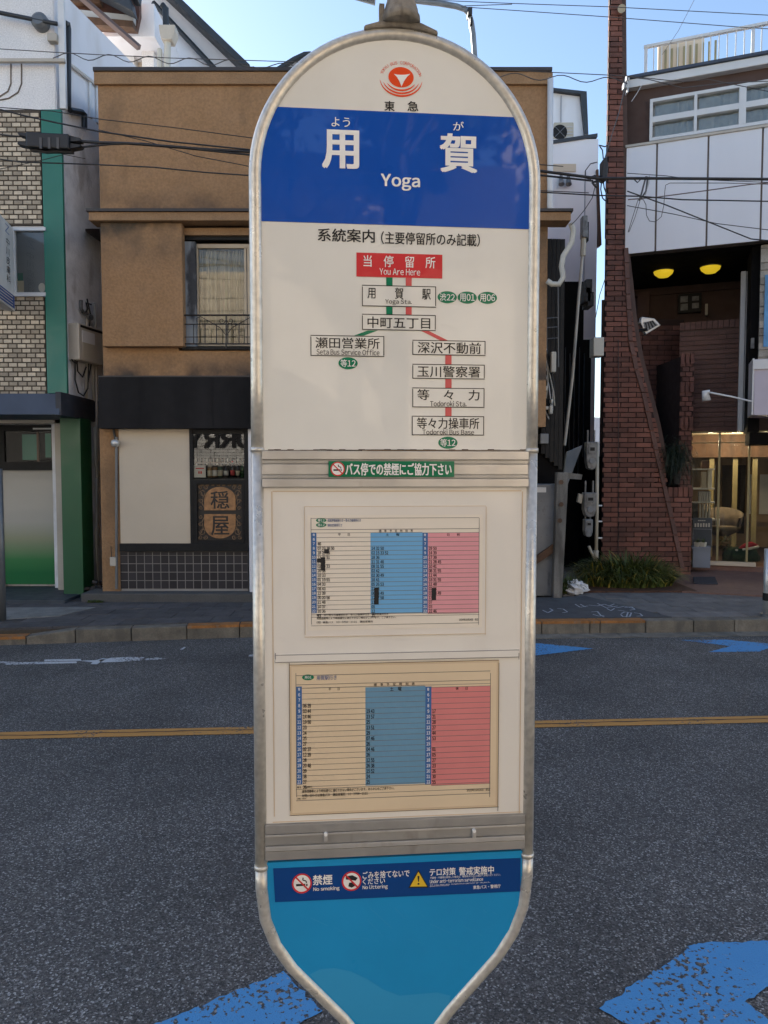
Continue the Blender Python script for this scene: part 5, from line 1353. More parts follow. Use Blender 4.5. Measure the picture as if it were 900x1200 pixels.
    # dark brick wall deep in the recess left of the pier
    P4 = Pl(0, 12.2, 0); a, b, c, d = P4.rc(742, 396, 799, 640)
    MB().pb(P4, a, b, .13, d + .3, -.2, 0).build('recess_brick_core', 'mortar_red', t)
    pieces(courses(P4, lambda z: a, lambda z: b, 1.5, d + .25, .24, .08, .012, 0, .014), 'brick', 'brick_red_old', t, 0)
    # right hand column, stone strip, box sign
    rx(866.5, 318, 872, 505, -.9, -.8, 'white_upright', 'white_metal'); rx(872.5, 318, 878, 505, -.95, -.84, 'grey_upright', 'curtain_grey')
    rx(878.5, 284, 892.5, 506, -.94, -.3, 'dark_column', 'shade_black')
    rx(878.5, 506, 960, 520, -1.0, -.3, 'dark_beam', 'shade_black')
    rx(880, 396, 884, 408, -.3, -.25, 'small_lamp', 'meter_grey')
    # stone facing with blue poster
    c0 = zR(895, 284); cell = []
    z = zR(896, 425); r_ = 0
    while z < c0 - .02:
        x = sR_(893, 300); k = 0
        while x < L:
            w = .13 + .09 * ((k * 7 + r_ * 5) % 3) / 2; cell.append(hexa(RP, x, min(x + w - .006, L), z, min(z + .095, c0), -.19, -.14 + .012 * ((k + r_) % 3))); x += w; k += 1
        z += .1; r_ += 1
    pieces(cell, 'facing_stone', 'stone_pale', t, 60)
    MB().pb(RP, sR_(897, 350), sR_(897, 350) + 1.2, zR(897, 405), zR(897, 320), -.11, -.10).build('blue_poster', 'sky_blue_sign', t)
    # shopfront
    D_ = -1.0
    g0, g1 = zR(850, 658, D_), zR(850, 507, D_)
    sa, sb = sR_(809, 600, D_), L
    zs_ = .22
    MB().pb(RP, sa, sR_(887, 600, D_), g0 - .06, g0 + .0, D_ - .05, D_ + .06).build('shop_sill', 'cream_wall', t, bevel=.005)
    MB().pb(RP, sa, L, .15, g0 - .062, D_ - .05, D_ + .02).build('shop_plinth', 'terrace_brown', t)
    fr = MB()
    for q in ((841.5, 515, 845.5, 602), (874.5, 507, 878.5, 603)): pass
    f = MB().pb(RP, sa, L, g1 - .0, g1 + .05, D_ - .05, D_ + .02).build('shopfront', 'gold_frame', t)
    for u, w in ((842.5, .03), (877.5, .03), (912, .03)):
        s = sR_(u, 560, D_); MB().pb(RP, s - w / 2, s + w / 2, g0, g1, D_ - .045, D_ + .0).build('mullion', 'gold_frame', f)
    MB().pb(RP, sa, L, g1 - .16, g1 - .145, D_ - .045, D_ - .02).build('mullion', 'gold_frame', f)
    MB().pb(RP, sa, L, g0, g1, D_ - .021, D_ - .018).build('pane', 'shop_glass', f)
    # room
    MB().pb(RP, sa, L, .10, .16, -5.2, D_ - .05).build('shop_floor', 'interior_brown', t)
    MB().pb(RP, sa - .1, L, g1 + .052, g1 + .1, -5.2, D_ - .05).build('shop_ceiling', 'interior_warm', t)
    MB().pb(RP, sa, L, g1 - .34, g1 + .05, -2.9, -2.8).build('ceiling_beam', 'brown_wood', t)
    MB().pb(RP, sa, L, .16, g1 + .05, -5.3, -5.2).build('shop_back_wall', 'interior_wood', t)
    MB().pb(RP, sa - .1, sa, .16, g1 + .05, -5.2, D_ - .05).build('shop_side_wall', 'interior_warm', t)
    for u in (833.5, 861, 884): s = sR_(u, 560, -3); MB().pb(RP, s - .04, s + .04, .16, g1 - .34, -3, -2.92).build('gold_post', 'gold_frame', t)
    for u, v in ((830, 518), (836, 513.5)):
        p = G(u, v, g1 + .04); MB().lathe((p.x, p.y, g1 + .03), [(.001, -.005), (.05, 0), (.06, .02)], 12).build('downlight', 'lamp_white', t)
    p = G(846, 507, g1); MB().lathe((RP.w(sR_(846, 508, D_), D_ - .3, 0).x, RP.w(sR_(846, 508, D_), D_ - .3, 0).y, g1 + .03), [(.001, -.005), (.03, 0), (.04, .02)], 12).build('downlight', 'lamp_white', t)
    for u, dd in ((833, -1.9), (862, -2.3), (900, -2.0)):  # added fill lights that brighten the shop, apart from its visible downlights
        ld = bpy.data.lights.new('shop_fill_light', 'POINT'); ld.energy = 4.5; ld.color = (1, .8, .55); ld.shadow_soft_size = .05
        lo_ = bpy.data.objects.new('shop_fill_light', ld); COL.objects.link(lo_); lo_.location = RP.w(sR_(u, 520, dd), dd, g1 - .12)
    # window at the back: a plain white panel in place of daylight
    rx(878, 556, 930, 603, -5.19, -5.17, 'back_window', 'white_cloth')
    rx(886, 556, 890, 603, -5.17, -5.12, 'back_window_bar', 'interior_wood')
    rx(870, 603, 930, 612, -5.18, -5.0, 'back_counter', 'interior_wood')
    rx(846, 545, 873, 625, -4.2, -4.15, 'dark_doorway', 'shade_black')
    # box sign and its lamp
    t2 = thing('projecting_box_sign', RP.w(sR_(884, 486), .2, zR(884, 486)), 'blank pale lilac box sign hanging at the right edge above the shopfront', 'sign')
    MB().pp(RP, [RP.uv(883.5, 430, .3), RP.uv(883, 486.5, .3), RP.uv(960, 488, .3), RP.uv(960, 418, .3), RP.uv(883.5, 421, .3)], -.25, .3).build('light_box', 'lilac_box', t2, bevel=.01)
    MB().px(RP, 882.6, 420, 960, 431, .3, .33).build('top_strip', 'white_metal', t2)
    MB().px(RP, 881.5, 420, 883.4, 486, -.25, .32).build('side_trim', 'white_metal', t2)
    q = lambda u, v, d: RP.w(RP.uv(u, v, d)[0], d, RP.uv(u, v, d)[1])
    t3 = thing('arm_spotlight', q(883, 476, .1), 'white spotlight on a long thin arm, pointing back at the lilac box sign', 'spotlight')
    MB().tube([q(883, 479, .2), q(881, 470.5, .3), q(858, 465, .7), q(832, 460, 1.05)], .012, 8).build('arm', 'white_metal', t3)
    MB().tube([q(831.5, 459.5, 1.0), q(826.5, 459, 1.0), q(828, 469.5, 1.0)], [.03, .042, .055], 12).build('head', 'white_metal', t3, smooth=True)
    MB().tube([q(882.5, 484, .2), q(882.5, 466, .2)], .018, 8).build('bracket', 'white_metal', t3)
    # rooftop railing
    t4 = thing('roof_railing', RP.w(2, .1, zroof1 + .05), 'white metal railing with thin balusters along the right building roof', 'railing')
    zr0, zr1 = zR(830, 66, -.2) , zR(830, 39.5, -.2); zb = zroof1 + .05
    sA = sR_(757, 60, -.2)
    MB().pb(RP, sA - .03, L, zr1 - .035, zr1, -.23, -.17).build('top_rail', 'white_metal', t4); MB().pb(RP, sA, L, zb - .02, zb + .01, -.22, -.18).build('bottom_rail', 'white_metal', t4)
    st = .108; k = 0; s = sA
    me = None
    while s < L:
        big = k % 13 == 0
        MB().pb(RP, s - (.022 if big else .008), s + (.022 if big else .008), zb + .011, zr1 - .036, -.22 if big else -.208, -.18 if big else -.192).build('post' if big else 'baluster', 'white_metal', t4)
        s += st; k += 1
    t5 = thing('rooftop_unit', RP.w(1.5, -1, zroof1 + .05), 'beige louvred unit standing behind the roof railing', 'air conditioner')
    a, b, c, d = RP.rc(770.5, 57, 825, 78, -.6)
    MB().pb(RP, a, b, zb, d + .12, -1.1, -.6).build('casing', 'cream_wall', t5, bevel=.02)
    for i in range(9): MB().pb(RP, a + .1 + i * .085, a + .13 + i * .085, zb + .05, d + .02, -.599, -.585).build('louvre', 'gold_frame', t5)
    # floodlight
    t6 = thing('floodlight', q(748, 389, -.6), 'silver square floodlight on a black arm beside the slanted buttress', 'floodlight')
    F_ = Pl(*(RP.w(sR_(762, 382, -.5), -.5, 0).to_2d()), 5)
    MB().tube([F_.w(-.24, .0, zR(762, 388, -.5)), F_.w(-.05, .0, zR(762, 386, -.5))], .025, 8).build('arm', 'black_wood', t6)
    def fq(u, v, d=0): return F_.uv(u, v, d)
    MB().pp(F_, [fq(757, 392), fq(774.5, 381), fq(767, 373), fq(752, 371), fq(750, 377)], -.12, .0).build('housing', 'alu_light', t6, bevel=.01)
    MB().pp(F_, [fq(757, 389), fq(771, 381), fq(765, 375.5), fq(754, 378)], .0, .012).build('lens', 'meter_grey', t6)
    for k in range(4): MB().pp(F_, [fq(758 + k * 3.3, 388 - k * 2, .012), fq(759 + k * 3.3, 387.4 - k * 2, .012), fq(757 + k * 2.6, 378 - k * .7, .012), fq(756 + k * 2.6, 378.4 - k * .7, .012)], .012, .02).build('grille_bar', 'black_wood', t6)
    # --- inside and outside the shop
    z0 = .16
    def at(u, v, d): return RP.w(RP.uv(u, v, d)[0], d, RP.uv(u, v, d)[1])
    sh = thing('display_shelf', at(822, 610, -1.5), 'glass shelf with white books and boxes behind the shop window', 'shelf')
    for v in (549, 572, 588, 608): MB().px(RP, 811, v, 838, v + 1.6, -1.75, -1.4).build('shelf_board', 'white_metal', sh)
    for u in (811, 837): MB().px(RP, u, 545, u + 1, 632, -1.76, -1.72).build('upright', 'meter_grey', sh)
    gp = 'books and boxes on the display shelf'
    def item(u0, v0, u1, v1, m, label, nm='book'):
        MB().px(RP, u0, v0, u1, v1, -1.68, -1.45).build(nm, m, label=label, cat=nm, group=gp, bevel=.004)
    for k in range(5): item(818.5 + k * 3, 576, 821.2 + k * 3, 588, 'curtain_grey', ('leftmost', 'second', 'middle', 'fourth', 'rightmost')[k] + ' white book in the tight row on the third display shelf')
    for k in range(4): item(819.5 + k * 3.6, 591, 821.6 + k * 3.6, 608, 'white_cloth', ('leftmost', 'second', 'third', 'rightmost')[k] + ' tall white book in the spaced row on the lowest display shelf')
    item(822, 540, 831.5, 549, 'stain_wood', 'brownish box on top of the window display shelf', 'box'); item(822, 553, 828, 572, 'beige_metal', 'beige box standing upright on the upper display shelf', 'box'); item(829.5, 551, 834.5, 572, 'paper', 'white carton beside the beige box on the display shelf', 'box')
    item(811.5, 590, 818, 608, 'slate_board', 'grey folder at the left of the lowest display shelf', 'folder'); item(811.5, 574, 817, 588, 'interior_wood', 'dark box at the left of the third display shelf', 'box')
    bd = thing('chalkboard_sign', at(823, 642, -.93), 'dark board with pale lettering leaning on the shop window, behind the grey planter', 'sign')
    MB().px(RP, 811.5, 607, 834.5, 641, -.96, -.93).build('board', 'slate_board', bd); 
    bo = MB(); outline(bo, RP, 811.5, 619.5, 834.3, 640, 1.0, -.925); bo.build('picture_frame', 'meter_grey', bd)
    bt = MB()
    for k in range(6): rect(bt, RP, 814 + k * 3.2, 613.4 - (k % 2) * .4, 816 + k * 3.2, 617.6, -.925)
    for k in range(4): rect(bt, RP, 818 + k * 2.3, 609.6, 819.8 + k * 2.3, 610.6, -.925)
    bt.build('chalk_marks', 'meter_beige', bd)
    pt = thing('grey_planter', at(822, 665, -.7), 'square grey planter box holding pots in front of the shop window', 'planter')
    MB().px(RP, 811.5, 642, 832.5, 665.5, -.85, -.6).build('box', 'grey_planter', pt, bevel=.008)
    MB().px(RP, 810.8, 641.4, 833.2, 643.6, -.87, -.585).build('rim', 'grey_planter', pt)
    for (u, w) in ((817, 4.2), (824, 4.6)):
        p = at(u, 643, -.72); pl_ = thing('potted_succulent', p, 'small cream pot with a pale green succulent, ' + ('left' if u < 820 else 'right') + ' one on the grey planter', 'plant', 'pots on the grey planter')
        MB().lathe(p, [(.04, 0), (.055, .1), (.05, .1), (.001, .09)], 4).build('pot', 'label_cream', pl_)
        lf = MB()
        for k in range(26):
            a = rnd.uniform(0, 6.28); e = rnd.uniform(.3, 1.4); l = rnd.uniform(.05, .11); dr = Vector((math.cos(a) * math.cos(e), math.sin(a) * math.cos(e), math.sin(e))); sd = Vector((-math.sin(a), math.cos(a), 0)) * .009
            b0 = p + Vector((0, 0, .09)); lf.add([b0 - sd, b0 + sd, b0 + dr * l], [(0, 1, 2)])
        lf.build('leaves', 'leaf_olive', pl_)
    ch = thing('armchair', at(848, 632, -1.9), 'taupe tub armchair behind the shop window', 'armchair')
    cc = at(846, 628, -1.9)
    MB().lathe(cc, [(.10, .0), (.26, .08), (.30, .16), (.001, .17)], 18, 1, .8).build('seat', 'sofa_fabric', ch, smooth=True)
    bk = MB(); n = 14
    for i in range(n + 1):
        a = R(-50 + 250 * i / n); h = .2 + .16 * math.sin(math.pi * i / n) + (.1 if i > 9 else 0)
        for rr_, zz in ((.28, .1), (.33, h + .1), (.29, h + .11), (.24, .12)): bk.v.append(cc + Vector((rr_ * math.cos(a), rr_ * .8 * math.sin(a), zz)))
        if i:
            for k in range(4): a0 = 4 * (i - 1) + k; a1 = 4 * (i - 1) + (k + 1) % 4; bk.f.append((a0, a1, a1 + 4, a0 + 4))
    bk.build('backrest', 'sofa_fabric', ch, smooth=True)
    MB().lathe(cc + Vector((-.12, -.1, .18)), [(.03, 0), (.035, .1), (.018, .12), (.018, .18), (.001, .19)], 10).build('pump_bottle', 'white_cloth', label='small white pump bottle beside the taupe armchair', cat='bottle')
    # green draped mound, santa-coloured cap
    m0 = at(869, 657, -1.35); mb = MB(); n1, n2 = 8, 26
    for i in range(n1 + 1):
        th = math.pi / 2 * i / n1
        for j in range(n2):
            ph = 2 * math.pi * j / n2; k = 1 + .16 * mnoise.noise(Vector((math.cos(ph) * 2, math.sin(ph) * 2, i * .5)))
            mb.v.append(m0 + Vector((.29 * math.cos(ph) * max(.12, math.cos(th) ** .5) * k, .18 * math.sin(ph) * max(.12, math.cos(th) ** .5) * k, .22 * math.sin(th) * k)))
    for i in range(n1):
        for j in range(n2): mb.f.append((i * n2 + j, i * n2 + (j + 1) % n2, (i + 1) * n2 + (j + 1) % n2, (i + 1) * n2 + j))
    mb.f.append(tuple(n1 * n2 + j for j in range(n2)))
    mb.build('green_cushion', 'green_cloth', label='dark green soft mound on the floor behind the shop window', cat='cushion', smooth=True)
    hp = thing('red_cap', m0 + Vector((.05, -.1, .2)), 'red cap with white brim lying on the dark green mound', 'cap')
    hb = m0 + Vector((-.1, -.1, .2))
    MB().tube([hb + Vector((0, 0, .0)), hb + Vector((.1, 0, .03)), hb + Vector((.2, 0, .06)), hb + Vector((.3, 0, .045))], [.012, .05, .055, .02], 10).build('crown', 'red_cloth', hp, smooth=True)
    MB().tube([hb + Vector((.04, -.05, -.01)), hb + Vector((.16, -.06, .01)), hb + Vector((.29, -.04, .035))], [.015, .022, .02], 8).build('brim', 'white_cloth', hp, smooth=True)
    MB().lathe(hb + Vector((-.04, -.02, -.02)), [(.001, -.022), (.02, -.012), (.024, 0), (.02, .012), (.001, .022)], 10).build('pompom', 'white_cloth', hp, smooth=True)
    pz = at(852, 640, -1.5); lf = MB()
    for k in range(150):
        a = rnd.uniform(0, 6.28); c0 = pz + Vector((rnd.gauss(0, .06), rnd.gauss(0, .05), rnd.uniform(-.1, .16))); l = rnd.uniform(.02, .05)
        d1_ = Vector((math.cos(a), math.sin(a), rnd.uniform(-.4, .8))) * l; d2_ = Vector((-math.sin(a), math.cos(a), rnd.uniform(-.3, .3))) * l * .5
        lf.add([c0, c0 + d1_ * .5 + d2_, c0 + d1_, c0 + d1_ * .5 - d2_], [(0, 1, 2, 3)])
    tp_ = thing('pot_plant', pz + Vector((0, 0, -.2)), 'loose olive green pot plant between armchair and green mound', 'plant')
    lf.build('foliage', 'leaf_olive', tp_); MB().lathe(pz + Vector((0, 0, -.2)), [(.05, 0), (.07, .12), (.06, .12), (.001, .11)], 12).build('pot', 'sofa_fabric', tp_)
    # door mat and terrace
    te = MB(); te.ground([RP.w(-.3, 1.4, 0), RP.w(L, 1.4, 0), RP.w(L, D_ - .05, 0), RP.w(.7, D_ - .05, 0)], .05, .151)
    te.build('terrace', 'terrace_brown', kind='structure')
    mp = [G(813, 683.5, .165), G(841.5, 684, .165), G(838, 676, .165), G(812, 676, .165)]
    MB().ground(mp, .152, .168).build('doormat', 'doormat', label='dark doormat on the brown terrace below the grey planter', cat='doormat', bevel=.004)
right_building()
# steel bollard at the right edge
p = G(899, 722, SWZ)
t = thing('steel_bollard', p, 'polished steel bollard with black base band at the right edge of the pavement', 'bollard')
MB().tube([p, p + Vector((0, 0, .72))], .045, 18).build('post', 'alu_light', t, smooth=True)
MB().tube([p + Vector((0, 0, .17)), p + Vector((0, 0, .25))], .05, 18).build('band', 'black_wood', t)
MB().tube([p, p + Vector((0, 0, .03))], .07, 18).build('foot', 'grey_pipe', t)
p = G(0, 745, 0.0) + Vector((-.03, .12, .1))
t = thing('grey_guard_post', p, 'plain grey guard post cut by the left edge of the photograph', 'post')
MB().tube([p, p + Vector((0, 0, 1.6))], .035, 14).build('post', 'grey_pipe', t, smooth=True)
MB().lathe(p, [(.09, 0), (.09, .02), (.04, .03)], 14).build('foot', 'grey_pipe', t)

# projecting clinic sign at the left edge: seen almost edge-on
def left_sign():
    # face lies in a plane running towards the street
    P = Pl(-4.30, 8.5, -101)
    q = lambda u, v: P.w(P.uv(u, v)[0], 0, P.uv(u, v)[1])
    s1 = P.uv(16, 300)[0]; s0 = s1 - .85; za, zb = P.uv(16, 268)[1], P.uv(14, 362)[1]
    t = thing('projecting_clinic_sign', P.w(s1, 0, zb), 'tall off-white projecting sign with blue lettering, cut by the left edge', 'sign')
    MB().pb(P, s0, s1, zb, za, -.12, 0).build('light_box', 'white_cloth', t, bevel=.006)
    MB().pb(P, s0 + .02, s1 - .02, zb + .02, za - .02, 0, .004).build('face', 'white_cloth', t)
    MB().pb(P, s0 + .02, s1 - .03, zb + .02, zb + .17, .004, .006).build('blue_foot', 'notice_blue', t)
    tx = MB(); W_ = s1 - s0; H_ = za - zb
    def col(txt, sc_, ztop, h, w):
        for i, chh in enumerate(txt):
            vs, fs = glyphs(chh); z = ztop - i * h
            tx.add([P.w(sc_ + (x - .5) * w, .0065, z - h + y * h * .95) for x, y in vs], fs)
    col('中川皮膚科', s1 - .24, za - .17, .105, .16)
    tx.build('lettering', 'print_black', t)
    t1 = MB(); vs, fs = glyphs('Z'); t1.add([P.w(s1 - .34 + x * .26, .0065, za - .14 + y * .13) for x, y in vs], fs); t1.build('blue_mark', 'print_bluegrey', t)
    tn = MB(); 
    for k in range(4): tn.pb(P, s1 - .8, s1 - .1, zb + .04 + k * .034, zb + .05 + k * .034, .006, .0065)
    tn.build('opening_hours_grid', 'label_cream', t)
    for z in (za - .1, zb + .15): MB().tube([P.w(s1 - .02, -.06, z), P.w(s1 + .25, -.06, z)], .015, 6).build('bracket', 'grey_pipe', t)
left_sign()
# ================================================================== PLANTING
def grass(name, label, cx, cy, rx, ry, n, h, z=.14, yellow=0.1, seed=1, group=None):
    r = random.Random(seed); root = thing(name, (cx, cy, z), label, 'plant', group)
    A, B, C_ = MB(), MB(), MB()
    for i in range(n):
        a = r.uniform(0, 6.283); q = math.sqrt(r.random()); bx, by = cx + rx * q * math.cos(a), cy + ry * q * math.sin(a)
        az = a + r.uniform(-1.3, 1.3); dx, dy = math.cos(az), math.sin(az); L_ = h * r.uniform(.75, 1.7); q2 = 1.25 - .6 * q * q; L_ *= q2; lean = r.uniform(.45, 1.25); w = r.uniform(.006, .012)
        sx, sy = -dy * w, dx * w; pts = []
        for k in range(6):
            t = k / 5; out = lean * L_ * .75 * t ** 1.5; up = L_ * (t - lean * .62 * t ** 2.6)
            ww = (1 - t ** 2.2) + .04; p = Vector((bx + dx * out, by + dy * out, z + max(.0, up)))
            pts += [p + Vector((sx * ww, sy * ww, 0)), p - Vector((sx * ww, sy * ww, 0))]
        yl_ = yellow * (1 + 3 * max(0, 1 - abs((bx - (cx - rx * .8)) / (rx * .35))))
        (B if r.random() < yl_ else A).add(pts, [(2 * k, 2 * k + 1, 2 * k + 3, 2 * k + 2) for k in range(5)])
    A.build('green_blades', 'grass_blade', root, kind='stuff')
    if B.v: B.build('yellow_blades', 'grass_yellow', root, kind='stuff')
    return root
MB().ground([(2.12, 9.42), (4.0, 9.42), (4.05, 10.98), (3.3, 10.98), (3.0, 10.2), (2.1, 9.9)], .1, .155).build('planting_soil', 'soil', kind='structure')
grass('ornamental_grass', 'wide mass of arching green grass with yellowed blades at the foot of the brick tower', 3.27, 10.0, .62, .38, 2600, .37, yellow=.07, seed=2)
grass('ornamental_grass', 'small low grass clump at the foot of the timber post', 2.28, 9.42, .22, .14, 620, .2, yellow=.03, seed=4)
# hanging plant on the buttress ledge
def hanging():
    P = Pl(0, 10.95, 0); base = P.w(P.uv(795, 566)[0], 0, P.uv(795, 566)[1])
    t = thing('spiky_ledge_plant', base, 'dark spiky plant arching over the brick ledge left of the shopfront', 'plant')
    lf = MB(); r = random.Random(8); top = P.w(P.uv(794, 530)[0], 0, P.uv(794, 530)[1])
    for i in range(420):
        a = r.uniform(0, 6.283); l = r.uniform(.14, .46); up = r.uniform(.0, .22); w = .005; c0 = top + Vector((r.gauss(0, .07), r.gauss(0, .05), r.gauss(-.05, .1)))
        d_ = Vector((math.cos(a), math.sin(a) * .6, 0)); sd = Vector((-math.sin(a), math.cos(a), 0)) * w; pts = []
        for k in range(5):
            q = k / 4; p = c0 + d_ * l * .7 * q + Vector((0, 0, up * q * 2 - (up * 2 + l * .8) * q * q)); ww = 1 - q * .9; pts += [p + sd * ww, p - sd * ww]
        lf.add(pts, [(2 * k, 2 * k + 1, 2 * k + 3, 2 * k + 2) for k in range(4)])
    lf.build('leaves', 'leaf_dark', t, kind='stuff')
    MB().lathe(base + Vector((0, .1, -.02)), [(.05, 0), (.08, .16), (.07, .16), (.001, .15)], 14).build('pot', 'iron_dark', t)
hanging()
# tufts of weeds by the pavement edge
for u, v, sd in ((399 / 3, 882 / 3 + 400, 1), (416 / 3, 884 / 3 + 400, 2)):
    p = G(u, v, .14); grass('weed_tuft', ('left' if sd == 1 else 'right') + ' tiny weed tuft by the step at the corner of the brown building', p.x, min(p.y, 8.69), .05, .02, 36, .035, z=.13, yellow=0, seed=sd, group='weed tufts')
p = G(120, 690, .15)
t = MB(); rr = random.Random(4)
for k in range(9):
    c = Vector((-3.62 + rr.uniform(-.09, .1), 9.25 + rr.uniform(-.1, .1), .16 + rr.uniform(0, .16))); t.tube([c, c + Vector((rr.uniform(-.08, .08), rr.uniform(-.05, .05), rr.uniform(-.05, .06)))], .03, 8)
t.build('rusty_fittings', 'iron_dark', label='heap of rusty pipe fittings on the ground between the green pillar and brown building', cat='scrap', kind='stuff')

# ================================================================== WIRES
YW = 7.0
def wire(label, pts, r=.008, m='cable_black', Y=YW, sag=0, name='overhead_cable', cat='cable', group=None, n=10):
    P = Pl(0, Y, 0); Q = [P.uv(u, v) for u, v in pts]; out = []
    for (s0, z0), (s1, z1) in zip(Q, Q[1:]):
        for k in range(n): t = k / n; out.append((s0 + (s1 - s0) * t, z0 + (z1 - z0) * t - sag * 4 * t * (1 - t)))
    out.append(Q[-1]); pp = [P.w(s, 0, z) for s, z in out]
    return MB().tube(pp, r * .8, 6).build(name, m, label=label, cat=cat, group=group, origin=pp[0], smooth=True)
wire('thickest black cable, running from the splice closure across the brown wall to the right edge', [(84, 165), (100, 166), (115, 167), (150, 168), (190, 171), (240, 175), (298, 178), (450, 190), (630, 200), (700, 209), (760, 209), (905, 210)], .016)
wire('black cable just under the thickest one, joining it at the brown wall', [(84, 174), (100, 172), (130, 169), (165, 168), (200, 172), (298, 182), (450, 193), (630, 205), (695, 212)], .011)
wire('diagonal cable falling from the top of the cream bricks to the brown wall', [(-5, 127), (30, 136), (72, 145), (115, 154), (200, 166), (298, 176), (630, 203)], .009)
wire('thin upper cable crossing the brown wall at a gentle slope', [(0, 126), (60, 130), (120, 140), (200, 149), (298, 162), (470, 180), (660, 195)], .005)
wire('thin cable fanning down from the splice towards the sign', [(115, 152), (170, 165), (230, 183), (298, 196), (450, 215), (690, 226)], .005)
wire('lowest cable across the brown wall, coming from the brick wall at the left', [(-5, 186), (25, 190), (60, 191), (115, 193), (180, 196), (240, 202), (298, 206), (450, 215), (632, 225), (700, 229), (750, 230), (800, 234), (905, 236)], .0075)
wire('thin wavy cable below the closure on the cream bricks', [(0, 198), (20, 194), (48, 188), (75, 181), (100, 186)], .004)
wire('cable leading into the left end of the splice closure', [(-5, 157), (10, 159), (24, 160)], .009)
wire('messenger wire crossing the sky left of the sign', [(-5, 57), (60, 61), (115, 64), (200, 68), (298, 71), (450, 76), (630, 84), (735, 89), (800, 96), (830, 93), (905, 108)], .0045, 'cable_grey')
def wavy(label, u0, v0, u1, v1, n, amp, ph=0):
    pts = [(u0 + (u1 - u0) * k / (n * 8), v0 + (v1 - v0) * k / (n * 8) + amp * math.sin(2 * math.pi * k / 8 + ph)) for k in range(n * 8 + 1)]
    wire(label, pts, .005, 'cable_grey', n=1)
wavy('wavy lashing wire round the left end of the messenger wire', 62, 65, 298, 75, 5, 4.0, 2.2)
wavy('wavy lashing wire round the messenger wire between the sign and the brick tower', 300, 76, 735, 95, 8, 3.6, 1)
wire('upper of the two thin wires across the open sky at top right', [(480, -1), (600, 4), (715, 8), (905, 18)], .0045, 'cable_grey', 8)
wire('lower of the two thin wires across the open sky at top right', [(540, 8), (600, 12), (715, 20), (870, 32), (905, 34)], .0045, 'cable_grey', 8)
wire('steep thin wire dropping from the top edge to the roof railing', [(816, -5), (795, 36), (776, 64)], .0035, 'cable_grey', 9)
wire('diagonal cable crossing the white panels down to the stone facing', [(735, 224), (780, 240), (830, 260), (880, 280), (900, 282)], .008, Y=8)
wire('thin cable under the diagonal one on the white panels', [(735, 241), (790, 251), (840, 262), (905, 270)], .005, Y=8)
wire('thin upper wire along the white panels', [(735, 203), (780, 206), (810, 210), (905, 214)], .0045, Y=8)
wire('brownish cable rising across the white panels to the right edge', [(736, 234), (770, 231), (830, 223), (880, 216), (905, 214)], .008, 'cable_brown', 9)
wire('slack loop of wire hanging before the white panels', [(905, 216), (850, 214.5), (785, 214.5), (780, 217), (779, 225), (778, 240), (775, 254), (768, 260), (761, 259), (757.5, 252), (757, 240), (754, 234), (748, 233), (736, 272)], .0045, 'cable_grey', 8, n=3)
wire('bundle of short jumper wires beside the tower', [(749, 235), (752, 226), (754, 218), (757, 207), (759, 208), (757, 224), (751, 233)], .012, 'cable_grey', 8, n=2)
wire('second short pale jumper beside the tower', [(756, 228), (760, 215), (761, 206)], .01, 'curtain_grey', 8, n=2)
wire('short knotted jumper near the tower edge', [(736, 210), (742, 209), (747, 214), (752, 209), (757, 208)], .008, 'cable_grey', 8, n=2)
wire('thin tie of cable below the tower jumpers', [(737, 272), (744, 255), (751, 232)], .004, 'cable_grey', 8, n=2)
wire('cable dropping along the brick tower face to the white bracket', [(736, 90), (731, 108), (726, 130), (718, 155), (712, 175), (706, 195)], .008, 'cable_grey', 9)
wire('service wire running from the bracket over the brown roof edge', [(736, 90), (760, 93), (800, 103), (850, 97), (905, 95)], .006, 'cable_grey', 8.6)
wire('pale tie wire on the brown wall under the roof eave', [(752, 100), (746, 110), (740, 119)], .006, 'curtain_grey', 9)
# splice closures
def closure(label, poly, Y, name='splice_closure'):
    P = Pl(0, Y, 0); c = P.uv(*poly[0]); t = thing(name, P.w(c[0], 0, c[1]), label, 'cable box')
    MB().pp(P, [P.uv(u, v) for u, v in poly], -.07, .07).build('casing', 'cable_black', t, bevel=.012); return t, P
t, P = closure('black ribbed splice closure hanging on the cables before the green fin', [(34, 175.5), (84, 178), (84, 160.5), (34, 158)], YW)
for k in range(3): MB().px(P, 46 + k * 10, 161, 49 + k * 10, 174, .07, .078).build('rib', 'cable_grey', t)
MB().pp(P, [P.uv(34, 162), P.uv(34, 158), P.uv(23, 157.5), P.uv(24, 160)], -.04, .04).build('end_boot', 'cable_black', t)
MB().pp(P, [P.uv(38, 174), P.uv(34, 168), P.uv(23, 168), P.uv(23, 171)], -.04, .04).build('end_boot', 'cable_black', t)
MB().pp(P, [P.uv(84, 176), P.uv(95, 174), P.uv(97, 172), P.uv(84, 170)], -.04, .04).build('end_boot', 'cable_black', t)
MB().pp(P, [P.uv(84, 168), P.uv(96, 167), P.uv(96, 164), P.uv(84, 161)], -.04, .04).build('end_boot', 'cable_black', t)
MB().tube([P.w(P.uv(u, v)[0], 0, P.uv(u, v)[1]) for u, v in ((36, 175), (55, 178), (70, 177), (85, 178.5))], .018, 6).build('strap_cable', 'cable_black', t)
t, P = closure('slim upright black closure hanging by the tower left edge', [(704, 212), (709.5, 213), (711, 195), (707.5, 186), (704.5, 190)], 8.2)
wire('dark loop hanging below the slim upright closure', [(707, 186), (706, 176), (702, 170), (709, 172), (712, 170)], .008, Y=8.2, n=3)
wire('slack black loop left of the brick tower', [(705, 212), (704, 222), (706, 232), (710, 236), (711, 228), (708, 220), (707, 212)], .009, Y=8.2, n=3)
